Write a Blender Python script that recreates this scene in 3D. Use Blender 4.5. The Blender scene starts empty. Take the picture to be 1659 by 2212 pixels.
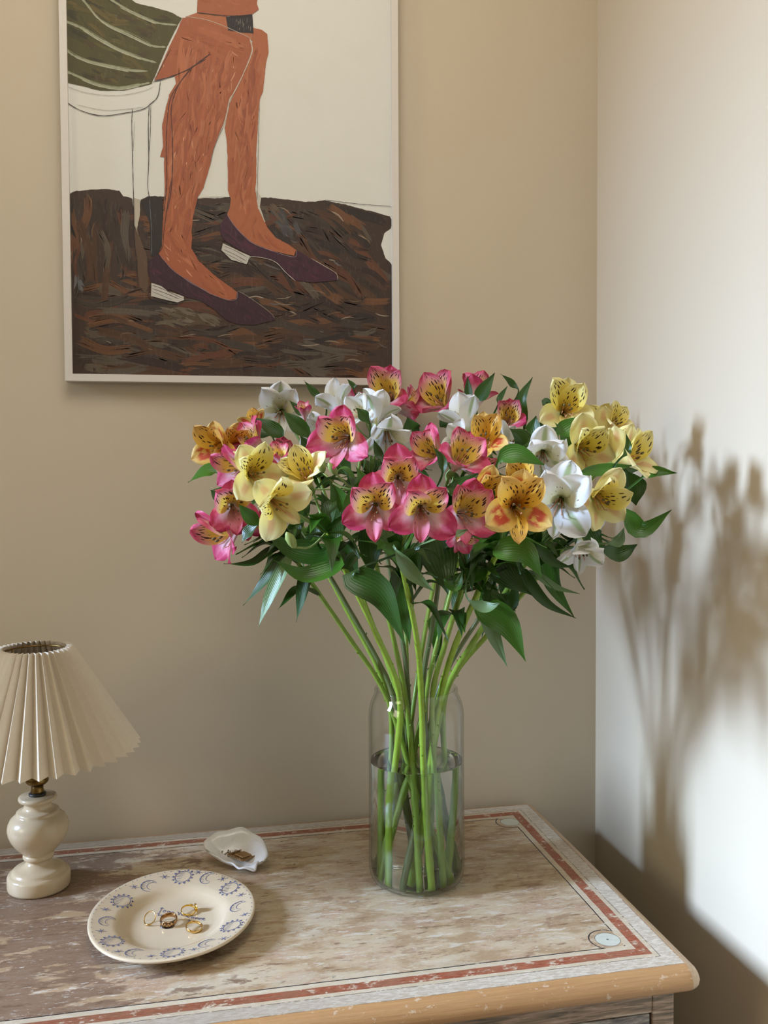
import bpy, bmesh, math, random
import numpy as np
from mathutils import Vector, Matrix, Quaternion, noise as mnoise
from mathutils.geometry import tessellate_polygon

random.seed(7)
SC = bpy.context.scene
COL = SC.collection
PI = math.pi
TOP = 0.80                                  # height of the dresser top

# ------------------------------------------------------------------ camera
CAM = np.array([-0.6847, -1.4730, 1.3741])
YAW, PITCH, ROLL, FPX = 0.2046, 0.0345, -0.0050, 1954.96
CX, CY = 829.5, 1106.0 - 26.45
_fw = np.array([math.sin(YAW)*math.cos(PITCH), math.cos(YAW)*math.cos(PITCH), -math.sin(PITCH)])
_r = np.array([math.cos(YAW), -math.sin(YAW), 0.0]); _u = np.cross(_r, _fw)
RT = math.cos(ROLL)*_r + math.sin(ROLL)*_u
UP = -math.sin(ROLL)*_r + math.cos(ROLL)*_u
cd = bpy.data.cameras.new('camera'); cam = bpy.data.objects.new('camera', cd); COL.objects.link(cam)
cd.sensor_fit = 'VERTICAL'; cd.sensor_height = 36.0; cd.lens = FPX/2212*36.0
cd.shift_y = -26.45/2212; cd.clip_start = 0.02
m3 = Matrix(((RT[0], UP[0], -_fw[0]), (RT[1], UP[1], -_fw[1]), (RT[2], UP[2], -_fw[2])))
cam.matrix_world = Matrix.Translation(Vector(CAM)) @ m3.to_4x4()
SC.camera = cam
def ray(x, y): return _fw + RT*(x-CX)/FPX - UP*(y-CY)/FPX
def onz(x, y, z): d = ray(x, y); return Vector(CAM + d*(z-CAM[2])/d[2])
def ony(x, y, Y): d = ray(x, y); return Vector(CAM + d*(Y-CAM[1])/d[1])
def at(x, y, dep): return Vector(CAM + ray(x, y)*dep)

# ------------------------------------------------------------------ light and exposure
vs = SC.view_settings
vs.view_transform = 'Standard'; vs.look = 'None'; vs.gamma = 1.0; vs.exposure = 0.0
vs.use_curve_mapping = False
w = bpy.data.worlds.new('world'); SC.world = w; w.use_nodes = True
w.node_tree.nodes['Background'].inputs[0].default_value = (0.62, 0.78, 1.0, 1)
w.node_tree.nodes['Background'].inputs[1].default_value = 0.3
def area(name, loc, target, sx, sy, power, color):
    l = bpy.data.lights.new(name, 'AREA'); l.shape = 'RECTANGLE'; l.size = sx; l.size_y = sy
    l.energy = power; l.color = color
    o = bpy.data.objects.new(name, l); COL.objects.link(o); o.location = loc
    d = Vector(target)-Vector(loc); o.rotation_euler = d.to_track_quat('-Z', 'Y').to_euler()
    o['kind'] = 'helper'
    return o
# bright patch of sky outside the window near the back wall
L1P, L1C = 1300, (0.475, 0.66, 1.0)
area('sky_patch_light', (-6.6, -0.46, 3.42), (-0.2, -0.27, 1.0), 0.7, 1.4, L1P, L1C)
# soft daylight filling the second window
L2P, L2C = 14, (1.0, 0.9, 0.6)
area('window_daylight', (-3.27, -1.62, 1.86), (-0.4, -0.5, 1.3), 0.80, 0.85, L2P, L2C)
# added soft fill near the ceiling, no fixture, shapes the wall gradient
L3P, L3C = 19.6, (1.0, 0.96, 0.92)
pl = bpy.data.lights.new('overhead_fill_light', 'POINT'); pl.energy = L3P; pl.color = L3C; pl.shadow_soft_size = 0.35
po = bpy.data.objects.new('overhead_fill_light', pl); COL.objects.link(po); po.location = (-0.70, -0.92, 2.45); po['kind'] = 'helper'
SC.cycles.max_bounces = 7; SC.cycles.diffuse_bounces = 2; SC.cycles.glossy_bounces = 3
SC.cycles.use_light_tree = False; SC.cycles.transmission_bounces = 5; SC.cycles.transparent_max_bounces = 8

# ------------------------------------------------------------------ helpers
def c(r, g, b, a=1.0):
    f = lambda v: (v/255/12.92) if v/255 <= .04045 else ((v/255+.055)/1.055)**2.4
    return (f(r), f(g), f(b), a)
def mesh(name, verts, faces, mats=None, parent=None, smooth=True, uv=None, midx=None):
    me = bpy.data.meshes.new(name); me.from_pydata([tuple(v) for v in verts], [], faces)
    if uv is not None:
        lay = me.uv_layers.new(name='UVMap'); li = np.zeros(len(me.loops), dtype=np.int32)
        me.loops.foreach_get('vertex_index', li); lay.data.foreach_set('uv', np.array(uv, dtype=np.float32)[li].ravel())
    if smooth: me.polygons.foreach_set('use_smooth', [True]*len(me.polygons))
    for mm in (mats if isinstance(mats, (list, tuple)) else [mats]):
        if mm: me.materials.append(mm)
    if midx is not None: me.polygons.foreach_set('material_index', midx)
    me.update()
    return link(name, me, parent)
def link(name, me, parent=None):
    o = bpy.data.objects.new(name, me); COL.objects.link(o)
    if parent: o.parent = parent
    return o
def tag(o, label, cat, group=None, kind=None):
    o['label'] = label; o['category'] = cat
    if group: o['group'] = group
    if kind: o['kind'] = kind
    return o
def struct(o): o['kind'] = 'structure'; return o
def empty(name, loc=(0, 0, 0)):
    o = bpy.data.objects.new(name, None); COL.objects.link(o); o.location = loc; o.empty_display_size = .02
    return o
def catmull(P, n):
    P = [Vector(p) for p in P]
    if len(P) == 2: return [P[0].lerp(P[1], i/(n-1)) for i in range(n)]
    Q = [P[0]*2-P[1]]+P+[P[-1]*2-P[-2]]; out = []
    S = len(P)-1
    for i in range(n):
        t = i/(n-1)*S; k = min(int(t), S-1); t -= k
        a, b, d, e = Q[k], Q[k+1], Q[k+2], Q[k+3]
        out.append(.5*((2*b)+(d-a)*t+(2*a-5*b+4*d-e)*t*t+(3*b-a-3*d+e)*t**3))
    return out
def tube_geo(pts, radii, seg=8, cap=True, V=None, F=None):
    V = [] if V is None else V; F = [] if F is None else F
    b0 = len(V); n = len(pts); ref = None
    for i, p in enumerate(pts):
        t = (pts[min(i+1, n-1)]-pts[max(i-1, 0)]).normalized()
        if ref is None: ref = t.orthogonal().normalized()
        ref = (ref-t*ref.dot(t)).normalized(); bi = t.cross(ref)
        r = radii[i] if hasattr(radii, '__len__') else radii
        for k in range(seg):
            a = 2*PI*k/seg; V.append(p+(ref*math.cos(a)+bi*math.sin(a))*r)
    for i in range(n-1):
        for k in range(seg):
            k2 = (k+1) % seg
            F.append((b0+i*seg+k, b0+i*seg+k2, b0+(i+1)*seg+k2, b0+(i+1)*seg+k))
    if cap:
        F.append(tuple(b0+k for k in range(seg))[::-1]); F.append(tuple(b0+(n-1)*seg+k for k in range(seg)))
    return V, F
def lathe_geo(prof, seg=64, sx=1, sy=1, wob=None):
    V, F = [], []
    for r, z in prof:
        for k in range(seg):
            a = 2*PI*k/seg; q = r*(1+(wob(a, r) if wob else 0))
            V.append(Vector((q*math.cos(a)*sx, q*math.sin(a)*sy, z)))
    for i in range(len(prof)-1):
        for k in range(seg):
            k2 = (k+1) % seg
            F.append((i*seg+k, i*seg+k2, (i+1)*seg+k2, (i+1)*seg+k))
    if prof[0][0] > 1e-6: F.append(tuple(range(seg))[::-1])
    if prof[-1][0] > 1e-6: F.append(tuple((len(prof)-1)*seg+k for k in range(seg)))
    return V, F
def box(name, lo, hi, mat, parent=None, bev=0.0):
    bm = bmesh.new(); bmesh.ops.create_cube(bm, size=1)
    for v in bm.verts: v.co = Vector([lo[i]+(v.co[i]+.5)*(hi[i]-lo[i]) for i in range(3)])
    if bev: bmesh.ops.bevel(bm, geom=bm.edges[:], offset=bev, segments=2, profile=.7, affect='EDGES')
    me = bpy.data.meshes.new(name); bm.to_mesh(me); bm.free()
    if mat: me.materials.append(mat)
    return link(name, me, parent)

# ------------------------------------------------------------------ node helpers
class NT:
    def __init__(s, name):
        s.m = bpy.data.materials.new(name); s.m.use_nodes = True; s.t = s.m.node_tree
        s.b = s.t.nodes['Principled BSDF']; s.out = s.t.nodes['Material Output']
    def n(s, typ, **kw):
        nd = s.t.nodes.new(typ)
        for k, v in kw.items(): setattr(nd, k, v)
        return nd
    def put(s, sock, v):
        if hasattr(v, 'is_output'): s.t.links.new(v, sock)
        elif v is not None:
            try: sock.default_value = v
            except Exception: sock.default_value = v[:3]
    def m_(s, op, a, b=None, d=None, clamp=False):
        nd = s.n('ShaderNodeMath', operation=op, use_clamp=clamp)
        for i, v in enumerate((a, b, d)):
            if v is not None: s.put(nd.inputs[i], v)
        return nd.outputs[0]
    def mix(s, f, a, b, mode='MIX'):
        nd = s.n('ShaderNodeMix', data_type='RGBA', blend_type=mode)
        s.put(nd.inputs[0], f); s.put(nd.inputs[6], a); s.put(nd.inputs[7], b); return nd.outputs[2]
    def step(s, v, lo, hi):
        nd = s.n('ShaderNodeMapRange', interpolation_type='SMOOTHSTEP')
        s.put(nd.inputs[0], v); nd.inputs[1].default_value = lo; nd.inputs[2].default_value = hi
        return nd.outputs[0]
    def obj(s): return s.n('ShaderNodeTexCoord').outputs['Object']
    def uv(s):
        x = s.n('ShaderNodeSeparateXYZ'); s.t.links.new(s.n('ShaderNodeTexCoord').outputs['UV'], x.inputs[0]); return x.outputs[0], x.outputs[1]
    def sep(s, v):
        x = s.n('ShaderNodeSeparateXYZ'); s.put(x.inputs[0], v); return x.outputs
    def comb(s, x, y, z=0.0):
        nd = s.n('ShaderNodeCombineXYZ'); s.put(nd.inputs[0], x); s.put(nd.inputs[1], y); s.put(nd.inputs[2], z); return nd.outputs[0]
    def scale(s, v, sc, loc=(0, 0, 0)):
        nd = s.n('ShaderNodeMapping'); s.put(nd.inputs[0], v); nd.inputs[3].default_value = sc; nd.inputs[1].default_value = loc; return nd.outputs[0]
    def noise(s, v, sc, det=3, rough=.55, dist=0.0):
        nd = s.n('ShaderNodeTexNoise'); s.put(nd.inputs['Vector'], v); nd.inputs['Scale'].default_value = sc
        nd.inputs['Detail'].default_value = det; nd.inputs['Roughness'].default_value = rough; nd.inputs['Distortion'].default_value = dist
        return nd.outputs[0]
    def voro(s, v, sc, rnd=1.0):
        nd = s.n('ShaderNodeTexVoronoi'); s.put(nd.inputs['Vector'], v); nd.inputs['Scale'].default_value = sc
        nd.inputs['Randomness'].default_value = rnd; return nd.outputs['Distance']
    def ramp(s, f, stops):
        nd = s.n('ShaderNodeValToRGB'); e = nd.color_ramp.elements
        while len(e) < len(stops): e.new(.5)
        for i, (p, col) in enumerate(stops): e[i].position = p; e[i].color = col
        s.put(nd.inputs[0], f); return nd.outputs[0]
    def bump(s, h, strength=.3, dist=.001):
        nd = s.n('ShaderNodeBump'); nd.inputs['Strength'].default_value = strength; nd.inputs['Distance'].default_value = dist
        s.put(nd.inputs['Height'], h); s.t.links.new(nd.outputs[0], s.b.inputs['Normal']); return nd.outputs[0]
    def set(s, col=None, rough=None, **kw):
        if col is not None: s.put(s.b.inputs['Base Color'], col)
        if rough is not None: s.put(s.b.inputs['Roughness'], rough)
        for k, v in kw.items(): s.put(s.b.inputs[k.replace('_', ' ')], v)
        return s.m
    def translucent(s, col, fac):
        tr = s.n('ShaderNodeBsdfTranslucent'); s.put(tr.inputs[0], col)
        mx = s.n('ShaderNodeMixShader'); mx.inputs[0].default_value = fac
        s.t.links.new(s.b.outputs[0], mx.inputs[1]); s.t.links.new(tr.outputs[0], mx.inputs[2])
        s.t.links.new(mx.outputs[0], s.out.inputs[0]); return s.m

def mat_wall():
    k = NT('wall_paint'); o = k.obj()
    a = k.noise(o, 1.3, 3, .5); b = k.noise(o, 420, 2, .6)
    col = k.mix(a, c(208, 191, 163), c(214, 198, 171)); k.bump(b, .10, .0006)
    return k.set(col, .75)
def mat_plain(name, col, rough=.5, sc=60, amt=.10, bump=.1, **kw):
    k = NT(name); o = k.obj(); n = k.noise(o, sc, 4, .6)
    d = tuple(v*(1-amt) for v in col[:3])+(1,); k.bump(n, bump, .0005)
    return k.set(k.mix(n, d, col), rough, **kw)
WALL = mat_wall()
FRAMEW = mat_plain('white_painted_wood', c(226, 216, 202), .5, 80, .05)
FLOORM = NT('oak_floor'); _o = FLOORM.obj(); _n = FLOORM.noise(FLOORM.scale(_o, (2, 26, 2)), 3, 5, .6)
FLOORM = FLOORM.set(FLOORM.mix(_n, c(84, 56, 36), c(128, 90, 58)), .45)

# ------------------------------------------------------------------ the room
RX, RY, RZ = -3.2, -3.8, 2.65
WT = .12
def quadwall(name, lo, hi, mat=WALL): return struct(box(name, lo, hi, mat))
quadwall('wall_back', (RX-WT, 0, 0), (WT, WT, RZ))
quadwall('wall_right', (0, RY, 0), (WT, 0, RZ))
quadwall('wall_front', (RX-WT, RY-WT, 0), (WT, RY, RZ))
quadwall('floor', (RX-WT, RY-WT, -.1), (WT, WT, 0), FLOORM)
quadwall('ceiling', (RX-WT, RY-WT, RZ), (WT, WT, RZ+.1), mat_plain('ceiling_paint', c(238, 232, 222), .8))
W1 = (-1.02, -0.25, .85, 2.56); W2 = (-2.06, -1.18, 1.38, 2.34)
def left_wall():
    ys = [RY, W2[0], W2[1], W1[0], W1[1], 0]; V, F = [], []
    def bx(y0, y1, z0, z1):
        b = len(V)
        for x in (RX-WT, RX):
            V.extend([(x, y0, z0), (x, y1, z0), (x, y1, z1), (x, y0, z1)])
        F.extend([(b, b+3, b+2, b+1), (b+4, b+5, b+6, b+7), (b, b+1, b+5, b+4), (b+1, b+2, b+6, b+5), (b+2, b+3, b+7, b+6), (b+3, b, b+4, b+7)])
    bx(ys[0], ys[1], 0, RZ); bx(ys[2], ys[3], 0, RZ); bx(ys[4], ys[5], 0, RZ)
    for W in (W1, W2): bx(W[0], W[1], 0, W[2]); bx(W[0], W[1], W[3], RZ)
    return struct(mesh('wall_left', V, F, WALL, smooth=False))
left_wall()
PANE = NT('window_glass')
_g = PANE.n('ShaderNodeBsdfGlossy'); _g.inputs['Roughness'].default_value = 0.02
_t = PANE.n('ShaderNodeBsdfTransparent'); _f = PANE.n('ShaderNodeFresnel'); _f.inputs[0].default_value = 1.2
_m = PANE.n('ShaderNodeMixShader'); PANE.t.links.new(_f.outputs[0], _m.inputs[0]); PANE.t.links.new(_t.outputs[0], _m.inputs[1])
PANE.t.links.new(_g.outputs[0], _m.inputs[2]); PANE.t.links.new(_m.outputs[0], PANE.out.inputs[0]); PANE = PANE.m
for i, W in enumerate((W1, W2)):
    e = struct(empty('window_%d' % (i+1), (RX-.06, (W[0]+W[1])/2, W[2])))
    e['label'] = ('white sash window in the side wall next to the dresser', 'narrow white window in the side wall further from the dresser')[i]
    y0, y1, z0, z1 = W[0]-e.location.y, W[1]-e.location.y, 0, W[3]-W[2]
    for lo, hi in (((-.03, y0, z0), (.03, y0+.04, z1)), ((-.03, y1-.04, z0), (.03, y1, z1)), ((-.03, y0, z0), (.03, y1, z0+.04)), ((-.03, y0, z1-.04), (.03, y1, z1))):
        box('window_frame', lo, hi, FRAMEW, e)
    box('window_sill', (-.03, y0-.03, -.025), (.11, y1+.03, .0), FRAMEW, e)
    box('pane', (-.003, y0+.04, z0+.04), (.003, y1-.04, z1-.04), PANE, e)
struct(box('baseboard_back', (RX, -.016, 0), (0, 0, .12), FRAMEW, bev=.004))
struct(box('baseboard_right', (-.016, RY, 0), (0, -.016, .12), FRAMEW, bev=.004))

# ------------------------------------------------------------------ dresser
DX1, DY0, DY1 = -0.137, -0.536, -0.028       # flat top: right edge, front edge, back edge
DX0 = -1.30
def mat_top():
    k = NT('worn_painted_top'); o = k.obj(); x, y, z = k.sep(o)
    M = k.m_
    eR = M('SUBTRACT', DX1, x); eF = M('SUBTRACT', y, DY0); eB = M('SUBTRACT', DY1, y); eL = M('SUBTRACT', x, DX0)
    wob = M('MULTIPLY', M('SUBTRACT', k.noise(o, 34, 2, .5), .5), .0016)
    e = M('ADD', M('MINIMUM', M('MINIMUM', eR, eL), M('MINIMUM', eF, eB)), wob)
    gr = k.scale(o, (9, 40, 9))                      # grain runs along the length
    g1 = k.noise(gr, 3.4, 7, .68, .25); g2 = k.noise(k.scale(o, (5, 12, 5)), 3.0, 7, .66, .3); g3 = k.noise(k.scale(o, (7, 16, 7)), 1.6, 6, .66, .3)
    g4 = k.noise(k.scale(o, (26, 90, 26)), 4, 4, .7, .4); fine = k.noise(k.scale(o, (60, 240, 60)), 4, 3, .6)
    left = k.step(x, -.42, -.92)                      # far end more worn to bare wood, its shade painted in as extra dark
    base = k.mix(k.step(g2, .40, .58), c(176, 146, 110), c(202, 178, 144))
    base = k.mix(M('MULTIPLY', k.step(g3, .52, .60), .5), base, c(190, 154, 128))
    base = k.mix(M('MULTIPLY', k.step(g1, .57, .61), .7), base, c(222, 211, 190))
    big = k.noise(k.scale(o, (4, 9, 4)), 2.6, 7, .70, .3)
    base = k.mix(M('MULTIPLY', k.step(big, .52, .58), .55), base, k.mix(g4, c(196, 176, 144), c(218, 206, 182)))
    base = k.mix(M('MULTIPLY', k.step(big, .43, .37), .6), base, c(150, 116, 88))
    base = k.mix(M('MULTIPLY', k.step(g1, .42, .36), .8), base, c(128, 96, 70))
    bare = M('ADD', g2, M('MULTIPLY', M('SUBTRACT', left, .5), .34))  # left weight is wear that also stands in for shade at that end
    base = k.mix(M('MULTIPLY', k.step(bare, .55, .62), .85), base, k.mix(g1, c(80, 56, 42), c(146, 112, 86)))
    base = k.mix(M('MULTIPLY', M('MULTIPLY', k.step(g4, .58, .66), k.step(g3, .40, .60)), .8), base, c(216, 208, 190))
    knot = k.noise(o, 7.5, 3, .6, .4)
    base = k.mix(M('MULTIPLY', M('MULTIPLY', k.step(knot, .62, .74), left), .9), base, c(48, 36, 30))
    base = k.mix(M('MULTIPLY', k.step(k.noise(o, 70, 2, .6), .70, .76), .6), base, c(86, 100, 96))
    base = k.mix(M('MULTIPLY', fine, .22), base, c(120, 96, 74))
    wear = M('ADD', M('MULTIPLY', k.noise(k.scale(o, (30, 30, 30)), 2.2, 5, .7), .8), M('MULTIPLY', g4, .35))
    cream = k.mix(M('MULTIPLY', k.step(g4, .45, .7), .6), c(204, 186, 156), c(226, 216, 196))
    out = k.step(e, .0505, .0495)
    base = k.mix(M('MULTIPLY', out, .75), base, cream)
    red = M('MULTIPLY', k.step(e, .0265, .0275), k.step(e, .0415, .0405))
    redc = k.mix(k.step(g4, .35, .65), c(140, 68, 44), c(172, 96, 68))
    redc = k.mix(M('MULTIPLY', k.step(g1, .40, .60), .45), redc, c(150, 116, 88))
    redc = k.mix(M('MULTIPLY', k.step(x, -.35, -.85), .45), redc, c(118, 82, 58))
    base = k.mix(M('MULTIPLY', red, k.step(wear, .72, .61)), base, redc)
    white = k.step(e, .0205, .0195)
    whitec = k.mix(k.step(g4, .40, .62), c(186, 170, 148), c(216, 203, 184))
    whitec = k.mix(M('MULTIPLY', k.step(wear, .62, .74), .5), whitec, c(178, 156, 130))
    whitec = k.mix(M('MULTIPLY', k.step(x, -.30, -.80), .6), whitec, k.mix(g1, c(128, 112, 92), c(176, 160, 138)))  # border greyed to the left: wear plus shade painted into the colour
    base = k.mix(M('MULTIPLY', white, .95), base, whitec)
    def dist(px, py): return M('SQRT', M('ADD', M('POWER', M('SUBTRACT', x, px), 2), M('POWER', M('SUBTRACT', y, py), 2)))
    ds = [dist(DX1-.064, DY0+.068), dist(DX1-.056, DY1-.067)]
    f = M('SUBTRACT', e, .050)
    for d_ in ds: f = M('MINIMUM', f, M('SUBTRACT', d_, .0225))
    ln = M('MULTIPLY', k.step(M('ABSOLUTE', f), .0011, .0006), k.step(wear, .76, .62))
    for q in (.0203, .0001):
        l2 = M('MULTIPLY', k.step(M('ABSOLUTE', M('SUBTRACT', e, q)), .0008, .0004), k.step(wear, .66, .58)); ln = M('MAXIMUM', ln, M('MULTIPLY', l2, .7))
    for d_ in ds:
        insid = k.step(d_, .0155, .0148)
        base = k.mix(M('MULTIPLY', insid, .9), base, k.mix(g4, c(186, 190, 172), c(216, 216, 198)))
        ln = M('MAXIMUM', ln, M('MULTIPLY', k.step(M('ABSOLUTE', M('SUBTRACT', d_, .0152)), .0006, .0003), .6))
    ln = M('MAXIMUM', ln, M('MULTIPLY', k.step(ds[0], .002, .0012), .7))
    base = k.mix(ln, base, c(44, 38, 40))
    wood = k.mix(k.noise(k.scale(o, (4, 220, 220)), 3, 5, .7), c(146, 98, 56), c(214, 168, 112))
    wood = k.mix(M('MULTIPLY', k.step(wear, .66, .72), .55), wood, c(222, 204, 178))
    side = k.step(eR, .0, -.002)
    wood = k.mix(M('MULTIPLY', side, .6), wood, c(196, 178, 152))
    edge = k.step(e, .0004, -.0004)
    base = k.mix(edge, base, wood)
    k.bump(M('ADD', M('MULTIPLY', g4, .7), M('MULTIPLY', g1, .6)), .45, .0012)
    return k.set(base, k.m_('ADD', .36, M('MULTIPLY', g1, .25)))
def mat_body():
    k = NT('worn_painted_front'); o = k.obj(); M = k.m_
    g1 = k.noise(k.scale(o, (5, 5, 70)), 3, 6, .62, .5); g2 = k.noise(o, 12, 5, .6, .6)
    col = k.ramp(g1, [(.30, c(72, 60, 46)), (.44, c(124, 106, 82)), (.56, c(172, 142, 116)), (.72, c(206, 188, 164))])
    col = k.mix(k.step(g2, .5, .75), col, c(164, 134, 112)); k.bump(g1, .4, .001)
    return k.set(col, .55)
def mat_drawer():
    k = NT('worn_painted_drawer'); o = k.obj(); M = k.m_
    g1 = k.noise(k.scale(o, (6, 6, 46)), 4, 6, .65, .5)
    col = k.ramp(g1, [(.30, c(74, 70, 68)), (.45, c(132, 122, 112)), (.60, c(186, 180, 162)), (.75, c(206, 202, 186))]); k.bump(g1, .4, .001)
    return k.set(col, .55)
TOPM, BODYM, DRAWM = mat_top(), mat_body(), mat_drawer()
INK = mat_plain('dark_line_paint', c(40, 34, 34), .6)
BRASS = NT('aged_brass'); _n = BRASS.noise(BRASS.obj(), 90, 3, .6)
BRASS = BRASS.set(BRASS.mix(_n, c(92, 70, 36), c(150, 120, 66)), .32, Metallic=1.0)
dr = tag(empty('dresser', (0, 0, 0)), 'distressed painted wooden dresser with red border line and round corner ornaments', 'dresser')
def dresser_top():
    prof = [(0, 0), (.004, -.0006), (.009, -.0028), (.0135, -.007), (.0165, -.012), (.0180, -.017), (.0172, -.021), (.0140, -.0245), (.010, -.026), (-.03, -.026)]
    V, F = [], []; seg = 6; n = None
    for o_, dz in prof:
        ring = []
        rc = max(.004, .004+o_)
        for (cx_, cy_, a0) in ((DX1-.004, DY1-.004, 0), (DX0+.004, DY1-.004, 90), (DX0+.004, DY0+.004, 180), (DX1-.004, DY0+.004, 270)):
            for k in range(seg+1):
                a = math.radians(a0+90*k/seg); q = rc if o_ >= 0 else .004
                off = 0 if o_ >= 0 else o_
                ring.append(Vector((cx_+q*math.cos(a)+off*(1 if math.cos(math.radians(a0+45)) > 0 else -1), cy_+q*math.sin(a)+off*(1 if math.sin(math.radians(a0+45)) > 0 else -1), TOP+dz)))
        n = len(ring); V += ring
    F.append(tuple(range(n)))
    for i in range(len(prof)-1):
        for k in range(n):
            k2 = (k+1) % n; F.append((i*n+k, (i+1)*n+k, (i+1)*n+k2, i*n+k2))
    F.append(tuple((len(prof)-1)*n+k for k in range(n))[::-1])
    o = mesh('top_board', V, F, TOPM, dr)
    o.data.polygons[0].use_smooth = False
    return o
dresser_top()
BX0, BX1, BY0, BY1, BZ = DX0+.014, DX1-.016, DY0-.004, DY1-.004, TOP-.025
box('body', (BX0+.002, BY0+.016, .09), (BX1-.002, BY1, BZ), BODYM, dr)
for x0, x1 in ((BX0, BX0+.028), (BX1-.027, BX1)): box('stile', (x0, BY0, .09), (x1, BY0+.02, BZ), BODYM, dr, .002)
zs = [BZ, BZ-.026, BZ-.166, BZ-.186, BZ-.386, BZ-.406, .135, .09]
for a, b in ((0, 1), (2, 3), (4, 5), (6, 7)): box('rail', (BX0+.028, BY0+.0008, zs[b]), (BX1-.027, BY0+.02, zs[a]), BODYM, dr, .0015)
mid = (BX0+BX1)/2
box('rail', (mid-.012, BY0+.0008, zs[2]), (mid+.012, BY0+.02, zs[1]), BODYM, dr, .0015)
def drawer(x0, x1, z0, z1, knobs):
    d = box('drawer', (x0+.002, BY0+.002, z0+.002), (x1-.002, BY0+.03, z1-.002), DRAWM, dr, .002)
    y = BY0+.0018
    V, F = [], []
    for lo, hi in (((x0+.012, z1-.014), (x1-.012, z1-.0125)), ((x0+.012, z0+.0125), (x1-.012, z0+.014)), ((x0+.012, z0+.0125), (x0+.0135, z1-.0125)), ((x1-.0135, z0+.0125), (x1-.012, z1-.0125))):
        b = len(V); V += [(lo[0], y, lo[1]), (hi[0], y, lo[1]), (hi[0], y, hi[1]), (lo[0], y, hi[1])]; F.append((b, b+1, b+2, b+3))
    mesh('painted_line', V, F, INK, d, False)
    for kx in knobs:
        V, F = lathe_geo([(0.0, .032), (.010, .031), (.015, .026), (.015, .020), (.008, .012), (.007, 0)], 20)
        V = [Vector((v.x+kx, BY0+.004-v.z, v.y+(z0+z1)/2)) for v in V]
        mesh('knob', V, F, BRASS, d)
drawer(mid+.012, BX1-.027, zs[2], zs[1], [(mid+BX1)/2]); drawer(BX0+.028, mid-.012, zs[2], zs[1], [(mid+BX0)/2])
drawer(BX0+.028, BX1-.027, zs[4], zs[3], [BX0+.3, BX1-.3]); drawer(BX0+.028, BX1-.027, zs[6], zs[5], [BX0+.3, BX1-.3])
for lx in (BX0+.04, BX1-.04):
    for ly in (BY0+.04, BY1-.04):
        V, F = lathe_geo([(.02, 0), (.024, .01), (.034, .05), (.036, .075), (.03, .092)], 24)
        mesh('leg', [v+Vector((lx, ly, 0)) for v in V], F, BODYM, dr)

# ------------------------------------------------------------------ framed painting
PY = -.0185
def A_(l): return [(120+x/4.366, y/4.366) for x, y in l]
def B_(l): return [(300+x/2.860, y/2.860) for x, y in l]
def C_(l): return [(120+x/4.366, 390+y/4.366) for x, y in l]
def D_(l): return [(400+x/3.318, 390+y/3.318) for x, y in l]
pt = tag(empty('framed_painting', (-.6175, 0, 1.5097)), 'large white framed painting of seated legs in maroon shoes on brown floor', 'painting')
PO = Vector(pt.location)
FX0, FX1, FZ0, FZ1 = -.8775, -.3575, 1.5097, 2.24
FW = .0108
def rail(a, b, cc, d):
    ys = (-.026, -.001)
    V = [Vector((p[0], y, p[1]))-PO for y in ys for p in (a, b, cc, d)]
    F = [(0, 1, 2, 3), (7, 6, 5, 4), (0, 4, 5, 1), (1, 5, 6, 2), (2, 6, 7, 3), (3, 7, 4, 0)]
    return mesh('frame_rail', V, F, FRAMEW, pt, False)
O = [(FX0, FZ0), (FX1, FZ0), (FX1, FZ1), (FX0, FZ1)]
I = [(FX0+FW, FZ0+FW), (FX1-FW, FZ0+FW), (FX1-FW, FZ1-FW), (FX0+FW, FZ1-FW)]
G = .0002
for i in range(4):
    j = (i+1) % 4; rail(O[i], O[j], I[j], I[i])
def mat_paint():
    k = NT('artist_paint'); at_ = k.n('ShaderNodeAttribute', attribute_name='Col'); o = k.obj(); x, y, z = k.sep(o)
    n1 = k.noise(o, 90, 4, .6, .5); n2 = k.noise(k.scale(o, (1, 1, .25)), 300, 3, .6)
    col = k.mix(k.m_('MULTIPLY', n1, .30), at_.outputs['Color'], k.mix(.5, at_.outputs['Color'], c(20, 14, 10)))
    col = k.mix(k.m_('MULTIPLY', k.step(n2, .55, .75), .05), col, c(215, 200, 175)); k.bump(n2, .15, .0004)
    return k.set(col, .62)
PAINT = mat_paint()
def mat_paper():
    k = NT('painting_paper'); n = k.noise(k.obj(), 26, 3, .5); f = k.noise(k.obj(), 500, 2, .5); k.bump(f, .06, .0004)
    return k.set(k.mix(n, c(224, 220, 206), c(230, 226, 213)), .7)
V = [Vector((x, y, z))-PO for y in (PY, -.002) for x, z in ((FX0+.004, FZ0+.004), (FX1-.004, FZ0+.004), (FX1-.004, FZ1-.004), (FX0+.004, FZ1-.004))]
mesh('canvas', V, [(0, 1, 2, 3), (7, 6, 5, 4), (0, 4, 5, 1), (1, 5, 6, 2), (2, 6, 7, 3), (3, 7, 4, 0)], mat_paper(), pt, False)
LAYER = [0]
def p2c(p, lay):
    v = ony(p[0], p[1], PY)
    v.x = min(max(v.x, I[0][0]-.001), I[1][0]+.001); v.z = max(v.z, I[0][1]-.001); v.z = min(v.z, I[2][1])
    return Vector((v.x, PY-.0001-lay*.00002, v.z))-PO
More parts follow.
